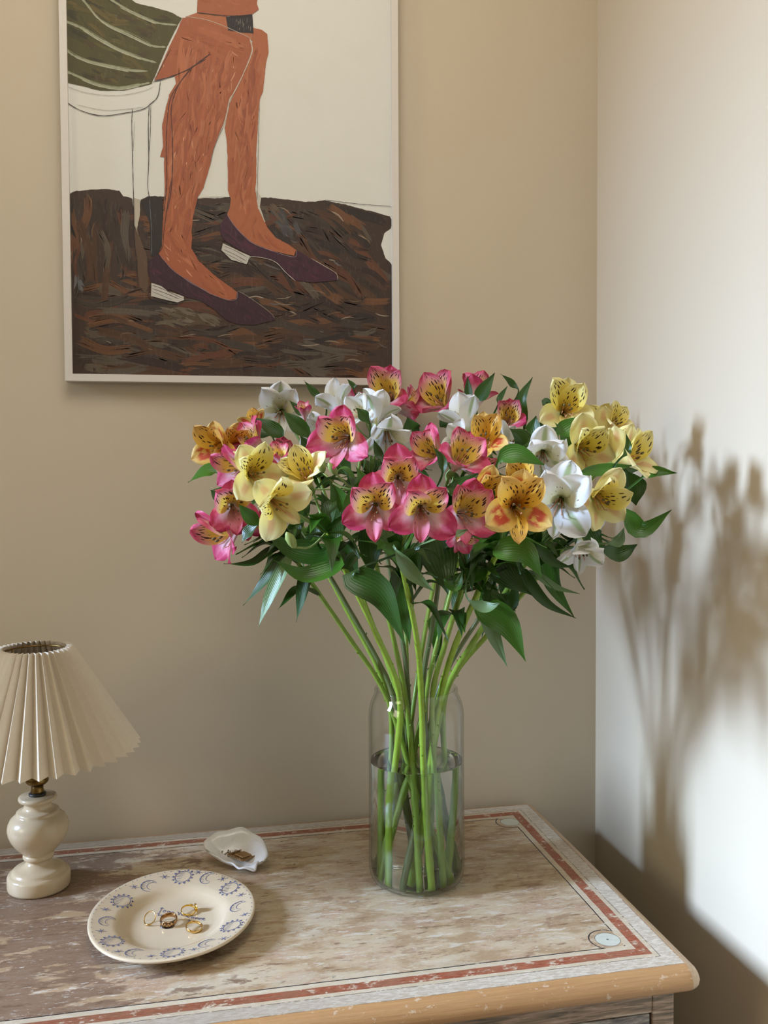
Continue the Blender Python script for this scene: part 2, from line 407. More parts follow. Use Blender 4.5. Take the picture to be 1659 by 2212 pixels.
def rough_edges(P, amp, stepsz=5):
    out = []; n = len(P)
    for i in range(n):
        a, b = P[i], P[(i+1) % n]; L = math.hypot(b[0]-a[0], b[1]-a[1]); m = max(1, int(L/stepsz))
        for k in range(m):
            t = k/m; x, y = a[0]+(b[0]-a[0])*t, a[1]+(b[1]-a[1])*t
            nx, ny = -(b[1]-a[1])/max(L, 1e-6), (b[0]-a[0])/max(L, 1e-6)
            j = (.7*mnoise.noise(Vector((x*.035, y*.035, 3)))+.35*mnoise.noise(Vector((x*.16, y*.16, 9)))+.35*mnoise.noise(Vector((x*.5, y*.5, 7))))*amp
            out.append((x+nx*j, y+ny*j))
    return out
def colored(name, V, F, cols):
    o = mesh(name, V, F, PAINT, pt, False)
    at_ = o.data.color_attributes.new('Col', 'FLOAT_COLOR', 'CORNER'); k = 0
    for poly, cc in zip(o.data.polygons, cols):
        for li in poly.loop_indices: at_.data[li].color = cc
    return o
def shape(name, P, col, amp=1.6):
    LAYER[0] += 1
    P = rough_edges(P, amp); V = [p2c(p, LAYER[0]) for p in P]
    T = tessellate_polygon([[Vector((v.x, v.z, 0)) for v in V]])
    F = []
    for t in T:
        a, b, d = [V[i] for i in t]
        nrm = (b-a).cross(d-a)
        F.append(tuple(t) if nrm.y < 0 else tuple(t)[::-1])
    colored(name, V, F, [col]*len(F)); return P
def inside(p, P):
    r = False; j = len(P)-1
    for i in range(len(P)):
        if (P[i][1] > p[1]) != (P[j][1] > p[1]) and p[0] < (P[j][0]-P[i][0])*(p[1]-P[i][1])/(P[j][1]-P[i][1])+P[i][0]: r = not r
        j = i
    return r
def ribbon_px(pts, wd, V, F, cols, col, lay, rag=.3):
    pts = [Vector((p[0], p[1], 0)) for p in pts]; n = max(4, int(sum((pts[i+1]-pts[i]).length for i in range(len(pts)-1))/6))
    q = catmull(pts, n); b = len(V)
    for i, p in enumerate(q):
        t = (q[min(i+1, n-1)]-q[max(i-1, 0)]).normalized(); s = Vector((-t.y, t.x, 0))
        w_ = wd*.5*(1+rag*(random.random()-.5)*2)*(.35 if i in (0, n-1) else 1)
        V.append(p2c(p+s*w_, lay)); V.append(p2c(p-s*w_, lay))
    for i in range(n-1): F.append((b+2*i, b+2*i+1, b+2*i+3, b+2*i+2)); cols.append(col)
def lines(name, L):
    LAYER[0] += 1
    for i, (pts, wd, col) in enumerate(L):
        V, F, cols = [], [], []; ribbon_px(pts, wd, V, F, cols, col, LAYER[0]+i*.05)
        colored(name, V, F, cols)
    LAYER[0] += 3
def strokes(name, poly, n, palette, ang, jit, ln, wd, clip=None):
    V, F, cols = [], [], []; xs = [p[0] for p in poly]; ys = [p[1] for p in poly]; k = 0; tries = 0
    base = LAYER[0]+1
    while k < n and tries < n*8:
        tries += 1
        x, y = random.uniform(min(xs), max(xs)), random.uniform(min(ys), max(ys))
        a_ = ang(x, y) if callable(ang) else ang
        a = math.radians(a_+random.gauss(0, jit)); L = random.uniform(*ln); dx, dy = math.cos(a)*L/2, math.sin(a)*L/2
        bow = random.uniform(-.12, .12)*L
        P = [(x-dx, y-dy), (x-dy/L*bow*2, y+dx/L*bow*2), (x+dx, y+dy)]
        wd_ = random.uniform(*wd); ex, ey = -2*dy/L*wd_, 2*dx/L*wd_
        if not all(inside((p[0]+q*ex, p[1]+q*ey), poly) for p in P for q in (-.55, 0, .55)): continue
        if clip and clip(x, y): continue
        col = random.choice(palette) if not callable(palette) else palette(x, y)
        j = random.uniform(.92, 1.08); col = tuple(v*j for v in col[:3])+(1,)
        nb = max(1, int(wd_/2.6))
        for b_ in range(nb):
            o_ = (b_+.5)/nb-.5; j = random.uniform(.90, 1.10); e0, e1 = random.uniform(0, .12), random.uniform(0, .12)
            Q_ = [(p[0]+ex*o_+dx*2*(e0 if i_ == 0 else (-e1 if i_ == 2 else 0)), p[1]+ey*o_+dy*2*(e0 if i_ == 0 else (-e1 if i_ == 2 else 0))) for i_, p in enumerate(P)]
            ribbon_px(Q_, wd_/nb*.97, V, F, cols, tuple(v*j for v in col[:3])+(1,), base+3.0*k/n, 0)
        k += 1
    LAYER[0] += 4
    o = colored(name, V, F, cols); o['kind'] = 'stuff'; return o
# brown floor
FLOOR = C_([(100, 145), (200, 98), (330, 88), (480, 84), (600, 98), (640, 150), (725, 172), (735, 250)])+C_([(790, 250), (800, 175), (870, 150), (1010, 150)])+C_([(1340, 172), (1640, 158)])+D_([(520, 122), (560, 122), (700, 132), (850, 152), (1000, 142), (1150, 172), (1300, 212), (1470, 255), (1488, 300), (1475, 345), (1425, 380), (1405, 460), (1432, 560), (1478, 600), (1500, 640), (1500, 900), (1505, 1480), (0, 1440)])+C_([(100, 1830)])
FLOOR = shape('painted_floor', FLOOR, c(64, 46, 32), 3)
br = [c(48, 36, 27), c(58, 42, 30), c(82, 54, 31), c(96, 56, 32), c(74, 50, 34), c(66, 54, 42), c(90, 78, 62), c(54, 36, 26), c(108, 70, 40)]
def fang(x, y): return 88 if (x < 300 and y < 620) else (35 if y < 640 and x > 560 else 4)
strokes('brushwork', FLOOR, 420, br, fang, 9, (50, 170), (7, 20))
strokes('brushwork', FLOOR, 60, [c(140, 122, 98), c(120, 92, 62), c(98, 92, 88), c(160, 140, 118)], fang, 12, (10, 46), (1, 3.4))
strokes('brushwork', D_([(540, 130), (720, 150), (900, 420), (740, 450), (600, 330)]), 16, [c(84, 80, 76), c(70, 66, 64), c(96, 78, 60)], 55, 14, (22, 60), (5, 12))
strokes('brushwork', C_([(150, 850), (290, 880), (290, 1150), (170, 1180)]), 9, [c(98, 98, 98), c(110, 106, 100)], 75, 18, (14, 34), (3, 6))
strokes('brushwork', C_([(860, 1160), (1500, 1200), (1650, 1420), (900, 1400)]), 22, [c(100, 86, 66), c(112, 98, 78), c(84, 66, 44)], 18, 10, (30, 70), (4, 10))
shape('bare_paper_gap', C_([(735, 160), (800, 180), (790, 330), (770, 470), (745, 430)]), c(196, 184, 160), 2)
shape('bare_paper_gap', C_([(735, 440), (768, 480), (860, 700), (880, 1000), (850, 1060), (790, 980), (760, 700)]), c(96, 72, 50), 3)
shape('painted_shadow', C_([(800, 200), (880, 155), (1005, 155), (1010, 330), (1000, 600), (960, 700), (900, 720), (890, 400)]), c(46, 37, 30), 2)
shape('bare_paper_gap', D_([(500, 60), (545, 120), (535, 190), (575, 300), (550, 290), (515, 190)]), c(208, 200, 182), 1)
# skirt
SK = A_([(60, -60), (640, -60), (760, 32), (900, 62), (1100, 122), (1192, 172), (1050, 440), (950, 690), (905, 792), (800, 820), (650, 852), (500, 860), (350, 842), (200, 800), (60, 765)])
TOPEXT = [(100, -300), (330, -300)]
SK = shape('painted_skirt', [(100, -260), (300, -260)]+SK[1:], c(84, 76, 36), 1.6)
gr = [c(72, 66, 30), c(92, 84, 40), c(64, 58, 30), c(100, 86, 40), c(80, 66, 34)]
strokes('brushwork', SK, 120, gr, 28, 14, (24, 70), (5, 12))
stp = c(164, 164, 132)
SL = []
for L_ in ([(210, -60), (300, 50), (400, 170), (520, 250), (700, 330), (900, 430), (1040, 446)], [(430, -60), (620, 60), (800, 150), (950, 215), (1150, 240)], [(60, 190), (250, 270), (400, 360), (600, 470), (800, 550), (950, 592)], [(60, 440), (180, 530), (350, 590), (560, 635), (700, 665), (870, 672)], [(60, 660), (250, 740), (400, 800), (600, 832), (800, 800), (890, 782)]):
    SL.append((A_(L_), 4.2, stp)); SL.append((A_([(x+random.uniform(-12, 12), y+14) for x, y in L_[1:-1]]), 2.0, c(186, 182, 154)))
    SL.append((A_([(x+random.uniform(-12, 12), y-14) for x, y in L_[:-1]]), 1.4, c(140, 140, 104)))
lines('skirt_stripe', SL)
shape('painted_top', B_([(20, -735), (40, -60), (150, 22), (240, 60), (290, 96), (352, 98), (360, 60), (362, -60), (378, -735)]), c(42, 42, 44), 1.6)
# legs
skin = [c(176, 100, 62), c(164, 89, 55), c(182, 107, 68), c(170, 94, 58), c(160, 86, 53), c(186, 112, 74), c(178, 102, 63)]
LEG2 = B_([(560, 640), (640, 480), (690, 360), (700, 260), (705, 172), (760, 186), (792, 212), (802, 330), (785, 392), (776, 470), (766, 568), (745, 620), (735, 750), (726, 900), (726, 1100), (716, 1200)])+D_([(504, 80), (512, 130), (522, 200), (552, 262), (592, 340), (650, 410), (740, 458), (798, 500), (778, 540), (600, 498), (480, 448), (400, 378), (340, 308), (300, 242), (318, 200), (326, 132), (306, 70)])+B_([(550, 1100), (545, 900), (530, 790), (545, 720)])
LEG2 = shape('painted_leg', LEG2, c(178, 102, 62), 1.5)
def lang(x, y): return 95 if y < 500 else 50
strokes('brushwork', LEG2, 90, skin, lang, 6, (40, 120), (4, 11))
ARM = B_([(380, -735), (365, -60), (360, 78), (540, 97), (690, 97), (742, 60), (730, 30), (738, -60), (600, -735)])
ARM = shape('painted_hand', ARM, c(172, 98, 62), 1.4); strokes('brushwork', ARM, 20, skin, 10, 12, (14, 40), (4, 8))
shape('painted_thigh', B_([(285, 108), (360, 80), (540, 100), (702, 178), (702, 252), (560, 192), (420, 135)]), c(182, 108, 68), 1)
LEG1 = B_([(270, 112), (420, 132), (560, 190), (660, 225), (690, 250), (698, 300), (686, 350), (636, 470), (586, 570), (556, 620), (541, 690), (521, 770), (470, 900), (440, 1020), (400, 1160), (365, 1215)])+C_([(1332, 200), (1298, 350), (1283, 480), (1288, 560), (1280, 640), (1330, 720)])+D_([(100, 580), (200, 672), (300, 746), (372, 800), (366, 852), (310, 862), (180, 816), (60, 746)])+C_([(1195, 912), (1090, 832), (1020, 754), (972, 692), (1005, 620), (1010, 450), (1025, 150)])+B_([(160, 1180), (156, 972), (130, 970), (150, 900), (143, 780), (165, 680), (186, 588), (216, 540), (272, 462), (180, 480), (96, 498)])
LEG1 = shape('painted_leg', LEG1, c(170, 94, 58), 1.6)
def lang1(x, y): return 20 if y < 120 else (100 if y < 520 else 45)
strokes('brushwork', LEG1, 190, skin, lang1, 7, (40, 130), (5, 14))
strokes('brushwork', LEG1, 26, [c(214, 152, 116), c(206, 140, 100)], lang1, 14, (6, 26), (1, 3))
shape('painted_cuff', B_([(537, 106), (700, 90), (708, 210), (640, 205), (552, 190)]), c(44, 36, 34), .8)
# shoes
S1 = C_([(945, 700), (880, 760), (868, 850), (900, 962), (960, 988), (1040, 1042), (1080, 1030), (1220, 1095), (1380, 1140), (1500, 1222), (1570, 1282)])+D_([(300, 1005), (380, 1030), (500, 1036), (642, 1000), (632, 965), (500, 870), (376, 790), (372, 856), (310, 864), (180, 820), (60, 750)])+C_([(1190, 918), (1090, 838), (1020, 762), (974, 702)])
S1 = shape('painted_shoe', S1, c(58, 28, 36), .9)
S2 = D_([(300, 240), (256, 310), (250, 370), (280, 430), (340, 470), (470, 540), (540, 555), (640, 580), (700, 630), (740, 690), (800, 720), (920, 732), (1090, 716), (1080, 672), (1000, 620), (900, 560), (802, 500), (780, 552), (600, 500), (480, 450), (400, 380), (340, 310)])
S2 = shape('painted_shoe', S2, c(66, 29, 44), .9)
for S_ in (S1, S2): strokes('brushwork', S_, 40, [c(70, 32, 44), c(52, 26, 34), c(80, 34, 52), c(60, 30, 40)], 38, 10, (14, 44), (3, 8))
H1 = C_([(905, 965), (1000, 1000), (1060, 1045), (1210, 1095), (1210, 1130), (1150, 1152), (900, 1092)]); shape('painted_heel', H1, c(204, 196, 180), .8)
H2 = D_([(270, 450), (350, 490), (470, 545), (440, 600), (330, 570), (260, 500)]); shape('painted_heel', H2, c(204, 196, 180), .8)
ink, pen = c(50, 36, 34), c(120, 108, 96)
lines('ink_line', [
    (A_([(105, 970), (250, 1050), (440, 1095), (640, 1072), (820, 1035), (900, 980), (965, 910), (990, 770)]), 1.5, ink),
    (A_([(725, 1030), (720, 1200), (730, 1600), (740, 2000)])+C_([(742, 500), (765, 800), (775, 990)]), 1.4, ink),
    (A_([(885, 980), (875, 1200), (880, 1500), (870, 1750), (888, 1880)]), 1.4, ink), (C_([(885, 180), (905, 450), (906, 700)]), 1.8, c(92, 94, 90)),
    (A_([(900, 990), (896, 1200), (885, 1430)]), 1, ink), (A_([(745, 1150), (735, 1400), (725, 1420)]), .7, pen),
    (A_([(110, 820), (300, 880), (560, 905), (800, 870), (930, 820)]), .6, pen), (A_([(200, 990), (440, 1040), (640, 1035), (830, 1015)]), .6, pen),
    (A_([(1460, 510), (1380, 570), (1250, 660), (1050, 740), (920, 775)]), 2.0, ink),
    (A_([(1420, 560), (1290, 640), (1180, 770), (1120, 900), (1090, 1050), (1100, 1250), (1105, 1500), (1090, 1800), (1050, 2000)]), 1.7, c(84, 50, 40)),
    (A_([(1290, 640), (1160, 800), (1080, 950), (1050, 1200), (1045, 1500), (1050, 1700), (1025, 2000)]), 1.5, c(84, 50, 40)),
    (C_([(1090, 0), (1060, 200), (1020, 500), (1010, 620), (970, 690)]), 1.2, c(74, 46, 38)),
    (B_([(685, 240), (700, 300), (690, 350), (640, 470), (590, 570), (560, 620), (545, 700), (525, 780)]), 2.4, c(206, 186, 164)),
    (B_([(290, 104), (420, 126), (540, 170), (690, 238)]), 1.1, c(206, 186, 164)), (B_([(360, 82), (540, 102), (690, 98)]), 1.2, ink),
    (B_([(525, 780), (470, 900), (440, 1010)]), .9, pen), (B_([(745, 640), (738, 900), (730, 1240)]), .9, pen), (B_([(170, 1180), (156, 1240)]), .8, pen),
    (B_([(120, 280-180), (200, 300), (96, 498)])[1:], 1.0, c(70, 62, 34)),
    (D_([(0, 700), (60, 742), (180, 812), (310, 858), (366, 850), (374, 796)]), 1.1, c(140, 120, 128)), (C_([(975, 695), (1090, 832), (1195, 912), (1300, 982), (1450, 1055)]), 1.1, c(140, 120, 128)),
    (D_([(300, 245), (340, 308), (400, 378), (480, 448), (600, 498), (778, 550), (800, 502)]), 1.1, c(150, 128, 136)),
    (D_([(470, 545), (560, 556), (650, 588), (720, 660), (790, 722)]), 1.2, c(200, 190, 176)), (D_([(900, 558), (1000, 616), (1082, 668), (1092, 714)]), 1.2, c(180, 166, 150)),
    (D_([(376, 790), (470, 845), (600, 940), (640, 985)]), .9, c(160, 146, 130)), (C_([(900, 965), (892, 1110), (1150, 1160), (1215, 1130)]), 1, ink),
    (C_([(912, 990), (1000, 1020), (1190, 1110)]), 1, ink), (C_([(912, 1020), (1050, 1070), (1170, 1120)]), 1, ink), (C_([(915, 1050), (1000, 1085), (1110, 1130)]), .9, ink),
    (D_([(275, 470), (360, 505), (450, 555)]), .9, ink), (D_([(272, 495), (350, 530), (440, 580)]), .9, ink), (D_([(262, 510), (330, 545), (420, 592)]), .8, ink), (D_([(465, 540), (445, 602)]), 1, ink),
    (D_([(1000, 140), (1250, 170), (1490, 188)]), .9, ink), (D_([(100, 125), (200, 118), (300, 118)]), 1.2, c(206, 196, 178)),
    (C_([(268, 1700), (264, 1760), (258, 1768)]), 1.2, c(30, 24, 22)), (C_([(362, 1760), (360, 1810)]), 1.1, c(30, 24, 22)), (C_([(385, 1762), (365, 1785), (392, 1808)]), 1.1, c(30, 24, 22)),
])
strokes('brushwork', B_([(545, 108), (698, 95), (700, 200), (645, 196), (560, 184)]), 22, [c(96, 84, 74), c(150, 136, 118)], 92, 5, (6, 16), (.6, 1.4))

# ------------------------------------------------------------------ table lamp
def mat_marble():
    k = NT('cream_marble'); o = k.obj(); n = k.noise(o, 16, 4, .6, 1.0); v = k.noise(o, 34, 5, .7, 1.6)
    col = k.mix(n, c(206, 178, 138), c(226, 204, 170)); col = k.mix(k.m_('MULTIPLY', k.step(v, .64, .74), .35), col, c(168, 136, 100))
    return k.set(col, .22)
def mat_shade():
    k = NT('pleated_shade_card'); o = k.obj(); n = k.noise(o, 240, 3, .6)
    col = k.mix(n, c(222, 203, 174), c(232, 216, 190)); k.bump(n, .08, .0004)
    k.set(col, .45); return k.translucent(col, .12)
LAX = Vector((-.9035, -.1704, TOP))
lamp = tag(empty('table_lamp', LAX), 'small table lamp with pleated cream shade and turned marble base', 'lamp')
prof = [(.0385, 0), (.0408, .0015), (.0415, .004), (.0415, .0175), (.0400, .0205), (.0372, .0218), (.0358, .0222), (.0350, .0250), (.0330, .0270), (.0290, .0280), (.0230, .0300), (.0185, .0330), (.0158, .0365), (.0150, .0395), (.0156, .0405), (.0196, .0410), (.0206, .0425), (.0206, .0455), (.0196, .0470), (.0192, .0475), (.0235, .0520), (.0300, .0590), (.0355, .0670), (.0392, .0760), (.0402, .0830), (.0392, .0900), (.0360, .0965), (.0310, .1010), (.0285, .1028), (.0282, .1040), (.0278, .1065), (.0255, .1078), (.0215, .1086), (.0185, .1110), (.0175, .1150), (.0178, .1180), (.0215, .1200), (.0246, .1215), (.0253, .1240), (.0246, .1265), (.0225, .1275), (.0001, .1278)]
V, F = lathe_geo(prof, 72); mesh('marble_base', V, F, mat_marble(), lamp)
BLK = mat_plain('black_washer', c(52, 48, 44), .4)
V, F = lathe_geo([(.0105, .1272), (.0115, .128), (.0115, .1305), (.009, .1315)], 32); mesh('washer', V, F, BLK, lamp)
V, F = lathe_geo([(.0085, .130), (.0088, .134), (.0080, .136), (.0080, .142), (.0120, .1435), (.0148, .1465), (.0152, .1495), (.0142, .1515), (.0148, .153), (.0140, .157), (.0125, .158), (.0125, .190), (.0150, .192), (.0150, .200), (.0125, .202), (.0125, .215), (.0005, .216)], 36); mesh('bulb_holder', V, F, BRASS, lamp)
BULB = mat_plain('frosted_bulb', c(235, 230, 220), .3)
V, F = lathe_geo([(.011, .212), (.013, .225), (.020, .240), (.0245, .256), (.022, .272), (.012, .284), (.0003, .287)], 28); mesh('bulb', V, F, BULB, lamp)
def shade():
    N = 40; r0, z0, r1, z1 = .1305, .1905, .0455, .3325
    V, F = [], []; nz = 5; rng = random.Random(3)
    jit = [rng.uniform(-.18, .18) for _ in range(2*N)]
    for i in range(nz+1):
        t = i/nz; r = r0+(r1-r0)*t; dep = .0085*(1-t)+.0042*t
        for k in range(2*N):
            a = 2*PI*(k+(.28 if k % 2 else 0)+jit[k]*.6)/(2*N)+.02
            q = r+(dep if k % 2 == 0 else -dep)
            V.append(Vector((q*math.cos(a), q*math.sin(a), z0+(z1-z0)*t)))
    for i in range(nz):
        for k in range(2*N):
            k2 = (k+1) % (2*N); F.append((i*2*N+k, i*2*N+k2, (i+1)*2*N+k2, (i+1)*2*N+k))
    o = mesh('pleated_shade', V, F, mat_shade(), lamp, smooth=False)
    md = o.modifiers.new('thickness', 'SOLIDIFY'); md.thickness = .0006
    return o
shade()
rp = [Vector((.043*math.cos(a), .043*math.sin(a), .326)) for a in [2*PI*k/40 for k in range(41)]]
V, F = tube_geo(rp, .0012, 6, False); sp = mesh('shade_ring', V, F, BRASS, lamp)
for a in (.4, .4+2*PI/3, .4+4*PI/3):
    V, F = tube_geo([Vector((.0125*math.cos(a), .0125*math.sin(a), .197)), Vector((.03*math.cos(a), .03*math.sin(a), .25)), Vector((.043*math.cos(a), .043*math.sin(a), .326))], .001, 6)
    mesh('shade_wire', V, F, BRASS, lamp)

# ------------------------------------------------------------------ plate
def mat_glaze():
    k = NT('cream_glaze'); o = k.obj(); n = k.noise(o, 26, 4, .6); s_ = k.noise(o, 260, 2, .5)
    col = k.mix(n, c(202, 178, 144), c(216, 195, 164)); col = k.mix(k.m_('MULTIPLY', k.step(s_, .68, .76), .25), col, c(190, 164, 130))
    return k.set(col, .16, Coat_Weight=.4, Coat_Roughness=.08)
BLUE = NT('cobalt_brushwork'); _n = BLUE.noise(BLUE.obj(), 300, 2, .6)
BLUE = BLUE.set(BLUE.mix(BLUE.step(_n, .3, .7), c(52, 60, 104), c(112, 122, 156)), .2)
PC = Vector((-.72, -.3255, TOP)); PSX, PSY = 1.0, 1.175
plate = tag(empty('plate', PC), 'oval cream ceramic plate painted with blue suns, moons and stars', 'plate')
WOB = lambda a, r: (.012*math.sin(2*a+.7)+.008*math.sin(3*a+2)+.004*math.sin(5*a))*min(1, r/.1)
pprof = [(.0001, .0052), (.030, .0050), (.050, .0056), (.058, .0075), (.0635, .0115), (.0675, .0148), (.074, .0164), (.086, .0190), (.096, .0212), (.0995, .0220), (.1012, .0212), (.1014, .0192), (.0995, .0175), (.090, .0150), (.076, .0120), (.066, .0070), (.060, .0022), (.058, .0003), (.054, .0003), (.050, .0015), (.0001, .0015)]
V, F = lathe_geo(pprof, 96, PSX, PSY, WOB); mesh('dish', V, F, mat_glaze(), plate)
def pz(x, y):
    a = math.atan2(y/PSY, x/PSX); r = math.hypot(x/PSX, y/PSY); r = r/(1+WOB(a, r))
    pr_ = pprof[:10]
    for i in range(len(pr_)-1):
        if pr_[i][0] <= r <= pr_[i+1][0]: t = (r-pr_[i][0])/(pr_[i+1][0]-pr_[i][0]); return pr_[i][1]*(1-t)+pr_[i+1][1]*t
    return pr_[-1][1]
def line_on_plate(pts, wd, V, F, closed=False, taper=False):
    n = len(pts); b = len(V); pts = [Vector((p[0], p[1], 0)) for p in pts]
    for i, p in enumerate(pts):
        a_ = pts[(i-1) % n] if closed else pts[max(i-1, 0)]; b_ = pts[(i+1) % n] if closed else pts[min(i+1, n-1)]
        t = (b_-a_).normalized(); s_ = Vector((-t.y, t.x, 0)); w_ = wd/2*((.3+.7*math.sin(PI*(i+.5)/n)) if taper else 1)
        for q in (p+s_*w_, p-s_*w_): V.append(Vector((q.x, q.y, pz(q.x, q.y)+.0004)))
    for i in range(n if closed else n-1):
        j = (i+1) % n; F.append((b+2*i, b+2*i+1, b+2*j+1, b+2*j))
def poly_on_plate(pts, V, F):
    b = len(V); V.extend(Vector((p[0], p[1], pz(*p)+.0004)) for p in pts); F.append(tuple(range(b, b+len(pts))))
TA = math.radians(-24)                                   # direction the painter wrote along
def rt(x, y, cx_, cy_, a=TA): return (cx_+x*math.cos(a)-y*math.sin(a), cy_+x*math.sin(a)+y*math.cos(a))
def P6(x, y, z=.0195):
    v = onz(150+x/3.53, 1760+y/3.53, TOP+z)-PC; return (v.x, v.y)
rngp = random.Random(5)
for sx_, sy_ in ((400, 645), (865, 470), (1222, 556), (1236, 842), (785, 1045), (328, 955)):
    cx_, cy_ = P6(sx_, sy_); V, F = [], []; R0 = .0105
    line_on_plate([rt(R0*math.cos(a), R0*1.12*math.sin(a), cx_, cy_) for a in [2*PI*k/28 for k in range(28)]], .00085, V, F, True)
    for k in range(13):
        a = 2*PI*k/13; q = [(R0*1.15, -.16), (R0*1.42, 0), (R0*1.15, .16)]
        pp = [rt(r*math.cos(a+d_), r*1.12*math.sin(a+d_), cx_, cy_) for r, d_ in q]
        if all(math.hypot(p[0]/PSX, p[1]/PSY) < .099 for p in pp): poly_on_plate(pp, V, F)
    for k in range(6):
        y_ = R0*(-.75+.3*k); h = math.sqrt(max(0, 1-(y_/R0)**2))*R0
        line_on_plate([rt(-h, y_*1.1, cx_, cy_), rt(-h*.5, y_*1.1+.0004, cx_, cy_), rt(-h*.05, y_*1.1+.0012, cx_, cy_)], .0006, V, F, taper=True)
    mesh('painted_sun', V, F, BLUE, plate, False)
for sx_, sy_ in ((607, 532), (1055, 482), (1288, 690), (1052, 975), (497, 1045), (292, 800)):
    cx_, cy_ = P6(sx_, sy_); V, F = [], []; R0 = .0102
    oa = [math.radians(55+250*k/18) for k in range(19)]
    outer = [(R0*math.cos(a), R0*1.15*math.sin(a)) for a in oa]
    ia = [math.radians(75+210*k/14) for k in range(15)]
    inner = [(.0035+R0*.62*math.cos(a), .0012+R0*.75*math.sin(a)) for a in ia]
    line_on_plate([rt(*p, cx_, cy_) for p in outer], .0012, V, F, taper=True)
    line_on_plate([rt(*p, cx_, cy_) for p in [outer[0]]+inner+[outer[-1]]], .0007, V, F, taper=True)
    for k in range(7):
        t = .2+.09*k; p = outer[int(t*18)]; q = inner[int(t*14)]
        line_on_plate([rt(*p, cx_, cy_), rt(p[0]*.6+q[0]*.4, p[1]*.6+q[1]*.4, cx_, cy_), rt(p[0]*.3+q[0]*.7, p[1]*.3+q[1]*.7, cx_, cy_)], .00055, V, F, taper=True)
    mesh('painted_moon', V, F, BLUE, plate, False)
for sx_, sy_ in ((495, 550), (725, 475), (983, 447), (1168, 495), (1307, 612), (1337, 765), (1175, 950), (948, 1025), (623, 1078), (373, 1045), (240, 885), (275, 720)):
    cx_, cy_ = P6(sx_, sy_); V, F = [], []; L_ = .0058
    for k in range(3):
        a = math.radians(12+60*k+rngp.uniform(-8, 8)); l = L_*(1.15 if k == 0 else .9)
        line_on_plate([rt(-l*math.cos(a), -l*math.sin(a), cx_, cy_), (cx_, cy_), rt(l*math.cos(a), l*math.sin(a), cx_, cy_)], .0009, V, F, taper=True)
    mesh('painted_star', V, F, BLUE, plate, False)
V, F = [], []
for k in range(66):
    a = 2*PI*k/66+rngp.uniform(-.015, .015); r = .0965*(1+WOB(a, .1)); cx_, cy_ = r*math.cos(a)*PSX, r*math.sin(a)*PSY
    poly_on_plate([(cx_+.00075*math.cos(b), cy_+.00075*math.sin(b)) for b in [2*PI*j/7 for j in range(7)]], V, F)
o = mesh('painted_dot', V, F, BLUE, plate, False); o['kind'] = 'stuff'
# handwriting, traced on the well of the plate
def T4(l): return [P6((300+x/9.217-150)*3.53, (1920+y/9.217-1760)*3.53, .0055) for x, y in l]
WR = [[(420, 395), (470, 375), (430, 430), (400, 480), (355, 488)], [(440, 385), (500, 395)], [(510, 420), (480, 440), (490, 465), (520, 455), (530, 430), (510, 420)], [(600, 435), (570, 445), (575, 475), (605, 465), (612, 440), (610, 475), (625, 480)], [(640, 450), (640, 490), (660, 460), (690, 462), (690, 495), (725, 490)],
      [(770, 450), (790, 480), (790, 520), (840, 460)], [(845, 490), (850, 525), (870, 530)], [(875, 495), (895, 535), (925, 500)], [(935, 510), (940, 550), (955, 555)], [(965, 545), (990, 535), (975, 525), (960, 545), (985, 570), (1010, 560)], [(1040, 545), (1045, 585), (1065, 555), (1085, 560), (1090, 590)], [(1120, 560), (1125, 600), (1150, 570), (1170, 575), (1175, 605)], [(1200, 575), (1205, 610), (1230, 582), (1250, 590), (1255, 615)], [(1270, 600), (1305, 590), (1290, 580), (1265, 605), (1290, 625), (1320, 615)],
      [(375, 510), (400, 495), (390, 530)], [(370, 530), (405, 530)], [(445, 515), (430, 530), (450, 545), (470, 525), (445, 515)], [(975, 635), (1000, 618), (1015, 632), (985, 658), (1015, 660)], [(1040, 628), (1060, 640), (1045, 655)]]
V, F = [], []
for l in WR: line_on_plate([(q.x, q.y) for q in catmull([Vector((p[0], p[1], 0)) for p in T4(l)], 3*len(l))], .0009, V, F)
mesh('handwriting', V, F, BLUE, plate, False)

# ------------------------------------------------------------------ rings
def gold(name, a, b, rough):
    k = NT(name); n = k.noise(k.obj(), 120, 3, .6); return k.set(k.mix(n, a, b), rough, Metallic=1.0)
GOLD = gold('polished_gold', c(214, 172, 96), c(236, 204, 136), .14)
BRIGHT = gold('bright_yellow_gold', c(226, 180, 74), c(246, 212, 120), .16)
ROSE = gold('old_gold', c(170, 128, 84), c(206, 166, 116), .22)
def band(r, wid, th, seg=64, bulge=None):
    V, F = [], []
    sec = [(-.5, 0), (-.42, .8), (0, 1), (.42, .8), (.5, 0), (.42, -.25), (0, -.3), (-.42, -.25)]
    for k in range(seg):
        a = 2*PI*k/seg; wk, tk = wid, th
        if bulge: f = math.exp(-((min(abs(a-PI*1.5), 2*PI-abs(a-PI*1.5)))/bulge[0])**2); wk = wid*(1+bulge[1]*f); tk = th*(1+bulge[2]*f)
        for h, t in sec: q = r+t*tk; V.append(Vector((q*math.cos(a), q*math.sin(a), h*wk)))
    n = len(sec)
    for k in range(seg):
        k2 = (k+1) % seg
        for j in range(n): j2 = (j+1) % n; F.append((k*n+j, k2*n+j, k2*n+j2, k*n+j2))
    return V, F
WZ = TOP+.0052
